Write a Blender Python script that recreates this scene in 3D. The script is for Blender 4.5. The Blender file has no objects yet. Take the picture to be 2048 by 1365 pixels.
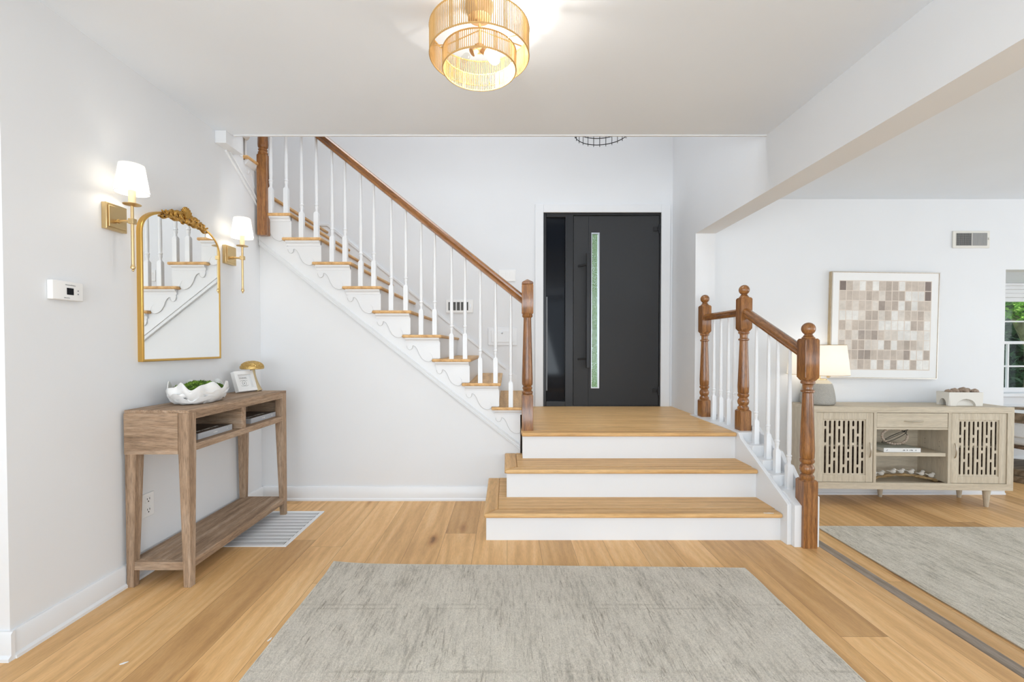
import bpy, bmesh, math, random
from mathutils import Vector, Matrix, Euler, noise
R = math.radians
PI = math.pi
scn = bpy.context.scene
col = scn.collection
random.seed(7)

# ------------------------------------------------------------------ camera
cd = bpy.data.cameras.new('camera')
cd.sensor_width = 36.0
cd.lens = 16.0
cd.shift_x = (1024.0 - 1014.0) / 2048.0
cd.shift_y = (692.0 + 910.2 * math.tan(R(1.0)) - 682.5) / 2048.0
cd.clip_start = 0.05
cam = bpy.data.objects.new('camera', cd)
col.objects.link(cam)
cam.location = (0, 0, 1.16)
cam.rotation_euler = (R(89.0), 0, 0)
scn.camera = cam

# ------------------------------------------------------------------ world, exposure, daylight, added fill
w = bpy.data.worlds.new('sky')
scn.world = w
w.use_nodes = True
nt = w.node_tree
nt.nodes['Background'].inputs[0].default_value = (0.80, 0.90, 1.0, 1)
nt.nodes['Background'].inputs[1].default_value = 2.2
scn.view_settings.view_transform = 'Standard'
scn.view_settings.look = 'None'
scn.view_settings.gamma = 1.0
scn.view_settings.use_curve_mapping = False
scn.view_settings.exposure = -0.04


def area(name, loc, rot, sx, sy, power, c=(1, 1, 1)):
    d = bpy.data.lights.new(name, 'AREA')
    d.shape = 'RECTANGLE'
    d.size, d.size_y = sx, sy
    d.energy = power
    d.color = c
    o = bpy.data.objects.new(name, d)
    o.location = loc
    o.rotation_euler = rot
    col.objects.link(o)
    return o


# sun on the garden, high behind the house
sd = bpy.data.lights.new('sun', 'SUN')
sd.energy = 3.0
sd.angle = R(0.6)
sd.color = (1.0, 0.95, 0.86)
so = bpy.data.objects.new('sun', sd)
so.rotation_euler = (R(38), 0, R(-14))
col.objects.link(so)

# area fills added out of view to lift walls and ceilings; upper hall daylight
area('added_fill_rear', (-0.35, -2.80, 1.10), (R(136), 0, R(-10)), 3.2, 1.9, 122, (0.835, 0.927, 1.0))  # added fill behind the camera, tilted up at the ceiling
area('added_fill_living_side', (7.8, 1.0, 1.0), (R(128), 0, R(90)), 4.0, 1.9, 66, (0.90, 0.955, 1.0))  # added fill from the unseen side of the living room
area('added_fill_living_rear', (4.6, -2.80, 0.9), (R(138), 0, 0), 4.0, 1.8, 37, (0.92, 0.965, 1.0))  # added fill from the unseen rear of the living room
area('daylight_upper_hall', (-0.3, 2.6, 5.2), (R(-18), 0, 0), 2.6, 1.6, 98, (0.96, 0.98, 1.0))
area('added_fill_hall', (-3.1, -1.3, 1.1), (R(114), 0, R(-106)), 2.6, 1.7, 80, (0.85, 0.935, 1.0))  # added fill in the unseen passage, brightens beam face and ceiling


# ------------------------------------------------------------------ materials
class NT:
    def __init__(s, name):
        s.m = bpy.data.materials.new(name)
        s.m.use_nodes = True
        s.t = s.m.node_tree
        s.b = s.t.nodes['Principled BSDF']

    def n(s, typ, **kw):
        nd = s.t.nodes.new(typ)
        for k, v in kw.items():
            if k.startswith('i_'):
                nd.inputs[k[2:].replace('_', ' ')].default_value = v
            else:
                setattr(nd, k, v)
        return nd

    def l(s, a, b):
        s.t.links.new(a, b)

    def math(s, op, a, b=None, c=None):
        nd = s.n('ShaderNodeMath', operation=op)
        for i, v in enumerate((a, b, c)):
            if v is None:
                continue
            if isinstance(v, (int, float)):
                nd.inputs[i].default_value = v
            else:
                s.l(v, nd.inputs[i])
        return nd.outputs[0]

    def ramp(s, fac, stops):
        nd = s.n('ShaderNodeValToRGB')
        e = nd.color_ramp.elements
        while len(e) < len(stops):
            e.new(0.5)
        for q, (p, c) in zip(e, stops):
            q.position = p
            q.color = (*c, 1) if len(c) == 3 else c
        s.l(fac, nd.inputs[0])
        return nd.outputs[0]

    def mix(s, fac, a, b, typ='MIX'):
        nd = s.n('ShaderNodeMix', data_type='RGBA', blend_type=typ)
        for i, v in ((0, fac), (6, a), (7, b)):
            if isinstance(v, (int, float)):
                nd.inputs[i].default_value = v
            elif isinstance(v, tuple):
                nd.inputs[i].default_value = (*v, 1) if len(v) == 3 else v
            else:
                s.l(v, nd.inputs[i])
        return nd.outputs[2]

    def coord(s, scale=(1, 1, 1), rnd=True, kind='Object', rot=(0, 0, 0)):
        tc = s.n('ShaderNodeTexCoord').outputs[kind]
        if rnd:
            oi = s.n('ShaderNodeObjectInfo').outputs['Random']
            v = s.n('ShaderNodeVectorMath', operation='ADD')
            s.l(tc, v.inputs[0])
            cx = s.n('ShaderNodeCombineXYZ')
            k = s.math('MULTIPLY', oi, 23.0)
            for i in range(3):
                s.l(k, cx.inputs[i])
            s.l(cx.outputs[0], v.inputs[1])
            tc = v.outputs[0]
        mp = s.n('ShaderNodeMapping')
        mp.inputs['Scale'].default_value = scale
        mp.inputs['Rotation'].default_value = rot
        s.l(tc, mp.inputs[0])
        return mp.outputs[0]

    def noise(s, vec, scale, detail=3, rough=0.5, dist=0.0):
        nd = s.n('ShaderNodeTexNoise')
        nd.inputs['Scale'].default_value = scale
        nd.inputs['Detail'].default_value = detail
        nd.inputs['Roughness'].default_value = rough
        nd.inputs['Distortion'].default_value = dist
        if vec is not None:
            s.l(vec, nd.inputs['Vector'])
        return nd.outputs['Fac']

    def bump(s, h, strength=0.2, dist=0.002):
        nd = s.n('ShaderNodeBump')
        nd.inputs['Strength'].default_value = strength
        nd.inputs['Distance'].default_value = dist
        s.l(h, nd.inputs['Height'])
        s.l(nd.outputs[0], s.b.inputs['Normal'])


def plain(name, c, rough=0.5, metal=0.0, bump=None, spec=0.5, coat=0.0):
    t = NT(name)
    t.b.inputs['Base Color'].default_value = (*c, 1)
    t.b.inputs['Roughness'].default_value = rough
    t.b.inputs['Metallic'].default_value = metal
    t.b.inputs['Specular IOR Level'].default_value = spec
    t.b.inputs['Coat Weight'].default_value = coat
    if bump:
        t.bump(t.noise(t.coord(), bump[0], 3), bump[1], bump[2])
    return t.m


def paint(name, c, rough, amount=0.02):
    t = NT(name)
    n1 = t.noise(t.coord((1, 1, 1), False), 1.6, 3)
    c2 = tuple(v * (1 - amount) for v in c)
    t.l(t.ramp(n1, [(0.35, c2), (0.65, c)]), t.b.inputs['Base Color'])
    t.b.inputs['Roughness'].default_value = rough
    t.bump(t.noise(t.coord((1, 1, 1), False), 320, 2), 0.06, 0.001)
    return t.m


def wood(name, cols, axis='X', scale=1.0, rough=0.5, streak=0.35, coat=0.0, bump=0.15, rnd=True, wave=0.35, turn=None):
    """cols: dark, mid, light. axis: grain direction."""
    t = NT(name)
    lo, hi = 0.09, 1.0
    sc = {'X': (lo, hi, hi), 'Y': (hi, lo, hi), 'Z': (hi, hi, lo)}[axis]
    v = t.coord((1, 1, 1) if turn else sc, rnd, rot=turn or (0, 0, 0))
    if turn:
        mp = t.n('ShaderNodeMapping')
        mp.inputs['Scale'].default_value = sc
        t.l(v, mp.inputs[0])
        v = mp.outputs[0]
    a = t.noise(v, 9 * scale, 5, 0.6, 0.8)
    fine = t.noise(v, 95 * scale, 3, 0.7)
    wv = t.n('ShaderNodeTexWave', wave_type='RINGS', rings_direction=axis)
    wv.inputs['Scale'].default_value = 5 * scale
    wv.inputs['Distortion'].default_value = 6.0
    wv.inputs['Detail'].default_value = 2.0
    wv.inputs['Detail Scale'].default_value = 1.4
    t.l(v, wv.inputs['Vector'])
    f = t.math('ADD', t.math('MULTIPLY', a, 1 - wave), t.math('MULTIPLY', wv.outputs['Fac'], wave))
    base = t.ramp(f, [(0.25, cols[0]), (0.5, cols[1]), (0.75, cols[2])])
    fr = t.ramp(fine, [(0.32, (1 - streak,) * 3), (0.6, (1, 1, 1))])
    t.l(t.mix(1.0, base, fr, 'MULTIPLY'), t.b.inputs['Base Color'])
    t.b.inputs['Roughness'].default_value = rough
    t.b.inputs['Specular IOR Level'].default_value = 0.5 if coat else 0.3
    t.b.inputs['Coat Weight'].default_value = coat
    t.b.inputs['Coat Roughness'].default_value = 0.12
    t.bump(fine, bump, 0.001)
    return t.m


def plank_floor(name, width, length, cols, rough=0.42):
    """planks running along Y: own tone, grain, knots and fine dark joints."""
    t = NT(name)
    tc = t.n('ShaderNodeTexCoord').outputs['Object']
    sp = t.n('ShaderNodeSeparateXYZ')
    t.l(tc, sp.inputs[0])
    px = t.math('DIVIDE', sp.outputs[0], width)
    ix = t.math('FLOOR', px)
    fx = t.math('FRACT', px)
    wn = t.n('ShaderNodeTexWhiteNoise', noise_dimensions='1D')
    t.l(ix, wn.inputs['W'])
    py = t.math('ADD', t.math('DIVIDE', sp.outputs[1], length), t.math('MULTIPLY', wn.outputs['Value'], 7.0))
    iy = t.math('FLOOR', py)
    fy = t.math('FRACT', py)
    cx = t.n('ShaderNodeCombineXYZ')
    t.l(ix, cx.inputs[0])
    t.l(iy, cx.inputs[1])
    w2 = t.n('ShaderNodeTexWhiteNoise', noise_dimensions='3D')
    t.l(cx.outputs[0], w2.inputs['Vector'])
    off = t.n('ShaderNodeVectorMath', operation='SCALE')
    t.l(w2.outputs['Color'], off.inputs[0])
    off.inputs['Scale'].default_value = 31.0
    ad = t.n('ShaderNodeVectorMath', operation='ADD')
    t.l(tc, ad.inputs[0])
    t.l(off.outputs[0], ad.inputs[1])
    mp = t.n('ShaderNodeMapping')
    mp.inputs['Scale'].default_value = (1, 0.10, 1)
    t.l(ad.outputs[0], mp.inputs[0])
    v = mp.outputs[0]
    a = t.noise(v, 7, 5, 0.6, 1.2)
    fine = t.noise(v, 190, 3, 0.7)
    wv = t.n('ShaderNodeTexWave', wave_type='BANDS', bands_direction='X')
    wv.inputs['Scale'].default_value = 5
    wv.inputs['Distortion'].default_value = 16
    wv.inputs['Detail'].default_value = 3
    wv.inputs['Detail Scale'].default_value = 0.9
    t.l(v, wv.inputs['Vector'])
    f = t.math('ADD', t.math('MULTIPLY', a, 0.86), t.math('MULTIPLY', wv.outputs['Fac'], 0.14))
    base = t.ramp(f, [(0.24, cols[0]), (0.5, cols[1]), (0.74, cols[2])])
    tone = t.ramp(w2.outputs['Value'], [(0.0, (0.74, 0.70, 0.66)), (0.18, (0.90, 0.88, 0.85)), (0.55, (1.0, 0.99, 0.98)), (1.0, (1.05, 1.05, 1.05))])
    base = t.mix(1.0, base, tone, 'MULTIPLY')
    fr = t.ramp(fine, [(0.3, (0.86, 0.84, 0.82)), (0.6, (1, 1, 1))])
    base = t.mix(1.0, base, fr, 'MULTIPLY')
    mk = t.n('ShaderNodeMapping')
    mk.inputs['Scale'].default_value = (4.6, 1.35, 1)
    t.l(ad.outputs[0], mk.inputs[0])
    nz = t.n('ShaderNodeTexNoise')
    nz.inputs['Scale'].default_value = 9.0
    t.l(ad.outputs[0], nz.inputs['Vector'])
    mv = t.n('ShaderNodeMix', data_type='VECTOR')
    mv.inputs[0].default_value = 0.10
    t.l(mk.outputs[0], mv.inputs[4])
    t.l(nz.outputs['Color'], mv.inputs[5])
    vo = t.n('ShaderNodeTexVoronoi')
    vo.inputs['Scale'].default_value = 0.95
    t.l(mv.outputs[1], vo.inputs['Vector'])
    kn = t.ramp(vo.outputs['Distance'], [(0.026, (0.20, 0.13, 0.085)), (0.055, (0.55, 0.45, 0.36)), (0.09, (0.80, 0.73, 0.66)), (0.15, (1, 1, 1))])
    base = t.mix(0.85, base, kn, 'MULTIPLY')
    ex = t.math('MINIMUM', fx, t.math('SUBTRACT', 1.0, fx))
    ey = t.math('MULTIPLY', t.math('MINIMUM', fy, t.math('SUBTRACT', 1.0, fy)), length / width)
    e = t.math('MINIMUM', ex, ey)
    gap = t.ramp(e, [(0.0, (0.42, 0.36, 0.30)), (0.009, (1, 1, 1))])
    base = t.mix(1.0, base, gap, 'MULTIPLY')
    t.l(base, t.b.inputs['Base Color'])
    t.b.inputs['Specular IOR Level'].default_value = 0.3
    t.l(t.math('ADD', t.math('MULTIPLY', fine, 0.12), rough - 0.06), t.b.inputs['Roughness'])
    t.bump(t.math('ADD', t.math('MULTIPLY', fine, 0.4), gap), 0.12, 0.002)
    return t.m


def rug_mat(name, light, mid, dark, rib, creases=()):
    t = NT(name)
    v = t.coord((1, 0.12, 1), False)
    streak = t.noise(v, 75, 4, 0.75)
    big = t.noise(t.coord((1, 0.45, 1), False), 5.5, 6, 0.72, 0.3)
    speck = t.noise(t.coord((1, 0.6, 1), False), 260, 2, 0.7)
    f = t.math('ADD', t.math('MULTIPLY', big, 0.5), t.math('MULTIPLY', streak, 0.5))
    base = t.ramp(f, [(0.33, dark), (0.47, mid), (0.60, light)])
    sp = t.ramp(speck, [(0.3, (0.66, 0.65, 0.63)), (0.62, (1, 1, 1))])
    base = t.mix(0.85, base, sp, 'MULTIPLY')
    dash = t.noise(t.coord((1, 0.09, 1), False), 130, 3, 0.75)
    patch = t.ramp(t.noise(t.coord((1, 0.6, 1), False), 6, 4, 0.7), [(0.42, (1, 1, 1)), (0.60, (0, 0, 0))])
    dr_ = t.ramp(dash, [(0.34, (0.58, 0.56, 0.53)), (0.46, (1, 1, 1))])
    base = t.mix(patch, base, t.mix(1.0, base, dr_, 'MULTIPLY'))
    if creases:
        sp_ = t.n('ShaderNodeSeparateXYZ')
        t.l(t.n('ShaderNodeTexCoord').outputs['Object'], sp_.inputs[0])
        for y_, w_ in creases:
            d_ = t.math('ABSOLUTE', t.math('SUBTRACT', sp_.outputs[1], y_))
            ln = t.ramp(t.math('DIVIDE', d_, w_), [(0.4, (1, 1, 1)), (1.0, (0, 0, 0))])
            f_ = t.mix(1.0, ln, t.ramp(t.noise(t.coord((0.8, 1, 1), False), 4, 4, 0.7), [(0.45, (0, 0, 0)), (0.6, (1, 1, 1))]), 'MULTIPLY')
            base = t.mix(f_, base, t.mix(1.0, base, (0.78, 0.77, 0.75), 'MULTIPLY'))
    t.l(base, t.b.inputs['Base Color'])
    t.b.inputs['Roughness'].default_value = 0.95
    t.b.inputs['Specular IOR Level'].default_value = 0.1
    wv = t.n('ShaderNodeTexWave', wave_type='BANDS', bands_direction='X')
    wv.inputs['Scale'].default_value = rib
    wv.inputs['Distortion'].default_value = 1.5
    t.l(t.coord((1, 1, 1), False), wv.inputs['Vector'])
    t.bump(t.math('ADD', t.math('MULTIPLY', wv.outputs['Fac'], 0.5), speck), 0.7, 0.004)
    return t.m


def shade_mat(name, c, trans=0.6):
    t = NT(name)
    t.b.inputs['Base Color'].default_value = (*c, 1)
    t.b.inputs['Roughness'].default_value = 0.9
    t.b.inputs['Specular IOR Level'].default_value = 0.1
    tr = t.n('ShaderNodeBsdfTranslucent')
    tr.inputs[0].default_value = (*c, 1)
    mx = t.n('ShaderNodeMixShader')
    mx.inputs[0].default_value = trans
    t.l(t.b.outputs[0], mx.inputs[1])
    t.l(tr.outputs[0], mx.inputs[2])
    t.l(mx.outputs[0], t.t.nodes['Material Output'].inputs[0])
    return t.m


def glow(name, c, strength):
    t = NT(name)
    t.b.inputs['Base Color'].default_value = (*c, 1)
    t.b.inputs['Emission Color'].default_value = (*c, 1)
    t.b.inputs['Emission Strength'].default_value = strength
    return t.m


def leafy(name, c1, c2):
    t = NT(name)
    n = t.noise(t.coord((1, 1, 1)), 30, 2)
    t.l(t.ramp(n, [(0.35, c1), (0.65, c2)]), t.b.inputs['Base Color'])
    t.b.inputs['Roughness'].default_value = 0.6
    return t.m


def pane_mat(name, tint=(1, 1, 1)):
    t = NT(name)
    tr = t.n('ShaderNodeBsdfTransparent')
    tr.inputs[0].default_value = (*tint, 1)
    gl = t.n('ShaderNodeBsdfGlossy')
    gl.inputs['Roughness'].default_value = 0.02
    mx = t.n('ShaderNodeMixShader')
    mx.inputs[0].default_value = 0.015
    t.l(tr.outputs[0], mx.inputs[1])
    t.l(gl.outputs[0], mx.inputs[2])
    t.l(mx.outputs[0], t.t.nodes['Material Output'].inputs[0])
    return t.m


M = {}
M['wall'] = paint('wall_paint', (0.774, 0.787, 0.802), 0.55)
M['ceil'] = paint('ceiling_paint', (0.815, 0.872, 0.940), 0.8)
M['trim'] = paint('trim_paint', (0.790, 0.803, 0.818), 0.34, 0.01)
M['floor'] = plank_floor('oak_plank_floor', 0.19, 1.9, ((0.58, 0.335, 0.140), (0.78, 0.475, 0.208), (0.87, 0.585, 0.300)))
OAK = ((0.52, 0.295, 0.120), (0.70, 0.420, 0.178), (0.78, 0.510, 0.245))
M['tread_x'] = wood('oak_tread_x', OAK, 'X', 1.3, 0.45, 0.22, 0, 0.1, True, 0.2)
M['tread_y'] = wood('oak_tread_y', OAK, 'Y', 1.3, 0.45, 0.22, 0, 0.1, True, 0.2)
LAND = ((0.64, 0.375, 0.155), (0.82, 0.510, 0.222), (0.90, 0.610, 0.310))
M['landing'] = wood('oak_landing', LAND, 'X', 1.0, 0.42, 0.22, 0, 0.1, True, 0.2)
NEW = ((0.165, 0.060, 0.016), (0.330, 0.134, 0.036), (0.450, 0.205, 0.062))
M['newel'] = wood('stained_oak', NEW, 'Z', 2.2, 0.28, 0.55, 0.35, 0.16, True, 0.2)
M['rail'] = wood('stained_oak_rail', NEW, 'X', 2.2, 0.26, 0.5, 0.4, 0.1, True, 0.2, (0, R(-38.8), 0))
M['rail_y'] = wood('stained_oak_rail_y', NEW, 'Y', 2.2, 0.26, 0.5, 0.4, 0.1, True, 0.2)
M['rail_slope'] = wood('stained_oak_rail_slope', NEW, 'Y', 2.2, 0.26, 0.5, 0.4, 0.1, True, 0.2, (R(-24.4), 0, 0))
CON = ((0.245, 0.155, 0.095), (0.42, 0.285, 0.185), (0.545, 0.41, 0.30))
M['con_x'] = wood('weathered_wood_x', CON, 'X', 1.9, 0.65, 0.42, 0, 0.3, True, 0.12)
M['con_y'] = wood('weathered_wood_y', CON, 'Y', 1.9, 0.65, 0.42, 0, 0.3, True, 0.12)
M['con_z'] = wood('weathered_wood_z', CON, 'Z', 1.9, 0.65, 0.42, 0, 0.3, True, 0.12)
GRE = ((0.56, 0.475, 0.355), (0.62, 0.535, 0.41), (0.67, 0.59, 0.465))
M['gre_x'] = wood('limed_wood_x', GRE, 'X', 1.6, 0.5, 0.18, 0, 0.1, True, 0.2)
M['gre_z'] = wood('limed_wood_z', GRE, 'Z', 1.6, 0.5, 0.18, 0, 0.1, True, 0.2)
M['gold'] = plain('antique_gold', (0.64, 0.40, 0.115), 0.36, 1.0, (60, 0.08, 0.002))
M['golddark'] = plain('carved_gold', (0.50, 0.29, 0.075), 0.38, 1.0, (90, 0.3, 0.003))
M['brass'] = plain('brushed_brass', (0.64, 0.475, 0.245), 0.34, 1.0)
M['rattan'] = plain('rattan_cord', (0.50, 0.31, 0.115), 0.75, 0, (220, 0.3, 0.001))
M['candle'] = plain('cream_sleeve', (0.85, 0.72, 0.45), 0.5)
M['shade'] = shade_mat('linen_shade', (0.90, 0.89, 0.86))
M['bulb'] = glow('lit_bulb', (1.0, 0.93, 0.84), 400)
M['bulb_sconce'] = glow('lit_sconce_bulb', (1.0, 0.91, 0.78), 50)
M['bulb_lamp'] = glow('lit_lamp_bulb', (1.0, 0.84, 0.62), 48)
M['bulboff'] = plain('clear_bulb', (0.75, 0.70, 0.6), 0.1)
M['mirror'] = plain('silvered_glass', (0.93, 0.94, 0.93), 0.0, 1.0)
M['bronze'] = plain('brown_bronze', (0.36, 0.23, 0.12), 0.45, 0.5)
M['black'] = plain('black_iron', (0.02, 0.018, 0.016), 0.45, 0.6)
M['hole'] = plain('dark_cavity', (0.012, 0.011, 0.010), 0.9)
M['door'] = plain('charcoal_paint', (0.034, 0.035, 0.037), 0.5, 0.0, (420, 0.22, 0.001), 0.3)
M['doorhw'] = plain('graphite_metal', (0.030, 0.031, 0.033), 0.35, 0.5)
M['darkglass'] = plain('smoked_glass', (0.006, 0.008, 0.012), 0.06, 0.0, None, 0.18)
M['steel'] = plain('satin_steel', (0.62, 0.65, 0.68), 0.3, 1.0)
M['plastic'] = plain('white_plastic', (0.84, 0.84, 0.83), 0.35)
M['screen'] = plain('black_screen', (0.006, 0.006, 0.008), 0.15)
M['ink'] = plain('dark_ink', (0.05, 0.045, 0.04), 0.7)
M['inkgrey'] = plain('grey_ink', (0.22, 0.22, 0.22), 0.7)
M['whiteink'] = plain('white_foil', (0.85, 0.83, 0.78), 0.5)
M['grate'] = plain('white_enamel', (0.80, 0.81, 0.82), 0.4)
M['ceramic'] = plain('matt_white_ceramic', (0.82, 0.82, 0.81), 0.55, 0, (30, 0.05, 0.002))
M['moss'] = leafy('moss', (0.05, 0.12, 0.008), (0.20, 0.36, 0.03))
M['cap'] = plain('hammered_gold', (0.55, 0.38, 0.14), 0.38, 0.9, (130, 0.5, 0.003))
M['stem'] = plain('aged_gold', (0.52, 0.42, 0.25), 0.5, 0.5, (70, 0.4, 0.003))
M['book'] = plain('grey_cloth', (0.42, 0.43, 0.45), 0.7)
M['bookcover'] = plain('dark_taupe_cover', (0.115, 0.090, 0.070), 0.5)
M['pages'] = plain('pages', (0.78, 0.75, 0.68), 0.8)
M['bookwhite'] = plain('white_cover', (0.80, 0.79, 0.77), 0.5)
M['bookgreen'] = plain('pale_sage_cover', (0.42, 0.44, 0.38), 0.6)
def speckled():
    t = NT('speckled_stoneware')
    n = t.noise(t.coord((1, 1, 1)), 300, 2, 0.6)
    t.l(t.ramp(n, [(0.36, (0.33, 0.315, 0.285)), (0.55, (0.43, 0.415, 0.375)), (0.68, (0.52, 0.50, 0.455))]), t.b.inputs['Base Color'])
    t.b.inputs['Roughness'].default_value = 0.85
    t.bump(n, 0.8, 0.003)
    return t.m


M['stone'] = speckled()
M['stonetop'] = plain('cream_stoneware', (0.62, 0.56, 0.44), 0.7)
M['cream'] = plain('cream_plaster', (0.78, 0.75, 0.69), 0.75)
M['shell'] = wood('shell_brown', ((0.16, 0.09, 0.06), (0.38, 0.27, 0.19), (0.62, 0.52, 0.42)), 'X', 14, 0.45)
M['bead'] = wood('pale_bead', ((0.50, 0.38, 0.29), (0.62, 0.50, 0.40), (0.72, 0.60, 0.50)), 'X', 5, 0.7)
M['bird'] = plain('chalk_white_bird', (0.62, 0.58, 0.52), 0.8, 0, (120, 0.3, 0.002))
M['branch'] = wood('driftwood', ((0.20, 0.12, 0.05), (0.36, 0.23, 0.10), (0.50, 0.35, 0.18)), 'X', 4, 0.7)
M['rug'] = rug_mat('woven_greige', (0.86, 0.80, 0.70), (0.74, 0.685, 0.595), (0.42, 0.385, 0.325), 95, ((0.545, 0.010), (0.515, 0.008), (0.13, 0.010)))
M['rug2'] = rug_mat('pile_greige', (0.88, 0.825, 0.72), (0.74, 0.69, 0.59), (0.40, 0.375, 0.305), 60)
M['rugedge'] = plain('rug_binding', (0.66, 0.62, 0.53), 0.9)
M['rugunder'] = plain('rug_backing', (0.13, 0.11, 0.09), 0.9)
M['mat'] = plain('white_mat', (0.84, 0.84, 0.83), 0.7)
M['silver'] = plain('champagne_frame', (0.50, 0.47, 0.43), 0.35, 0.8)
M['oakframe'] = wood('pale_frame_wood', ((0.50, 0.38, 0.22), (0.60, 0.47, 0.30), (0.68, 0.55, 0.38)), 'Z', 2, 0.5)
M['ventcream'] = plain('cream_enamel', (0.74, 0.72, 0.66), 0.4)
M['ventgrey'] = plain('grey_louver', (0.34, 0.34, 0.33), 0.5)
M['boucle'] = plain('white_boucle', (0.74, 0.74, 0.73), 0.95, 0, (150, 0.6, 0.006))
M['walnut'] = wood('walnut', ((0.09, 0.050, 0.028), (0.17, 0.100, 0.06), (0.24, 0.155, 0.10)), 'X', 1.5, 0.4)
M['plinth'] = wood('brown_oak', ((0.15, 0.105, 0.06), (0.22, 0.155, 0.095), (0.29, 0.21, 0.135)), 'X', 1.2, 0.5)
M['nosing'] = wood('grey_brown_nosing', ((0.23, 0.18, 0.135), (0.31, 0.25, 0.195), (0.38, 0.31, 0.25)), 'Y', 1.5, 0.5)
M['leaf'] = leafy('garden_leaf', (0.06, 0.17, 0.02), (0.30, 0.52, 0.09))
M['leafdark'] = leafy('dark_hedge_leaf', (0.012, 0.045, 0.02), (0.05, 0.13, 0.05))  # dark green foliage of the far hedge
M['bark'] = wood('bark', ((0.10, 0.08, 0.055), (0.22, 0.19, 0.13), (0.34, 0.30, 0.22)), 'Z', 1.2, 0.9, 0.4, 0, 0.3, True, 0.0)
M['lawn'] = leafy('lawn_green', (0.06, 0.16, 0.02), (0.16, 0.32, 0.06))
M['shade_line'] = plain('grey_shade_line', (0.52, 0.52, 0.51), 0.8)  # grey that paints shade along the bracket outlines
M['bulbclear'] = pane_mat('clear_bulb_glass', (0.9, 0.9, 0.88))
M['lockgrey'] = plain('lock_grey', (0.20, 0.21, 0.22), 0.5, 0.3)
M['pane'] = pane_mat('clear_pane')
M['scuff'] = plain('pale_scuff', (0.80, 0.76, 0.70), 0.7)


def obscure():
    t = NT('textured_glass')
    t.b.inputs['Base Color'].default_value = (0.95, 1.0, 0.97, 1)
    t.b.inputs['Transmission Weight'].default_value = 1.0
    t.b.inputs['Roughness'].default_value = 0.03
    t.b.inputs['IOR'].default_value = 1.45
    vo = t.n('ShaderNodeTexVoronoi')
    vo.inputs['Scale'].default_value = 95
    t.l(t.coord((1, 1, 1), False), vo.inputs['Vector'])
    t.bump(vo.outputs['Distance'], 0.30, 0.005)
    return t.m


M['obscure'] = obscure()


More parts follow.
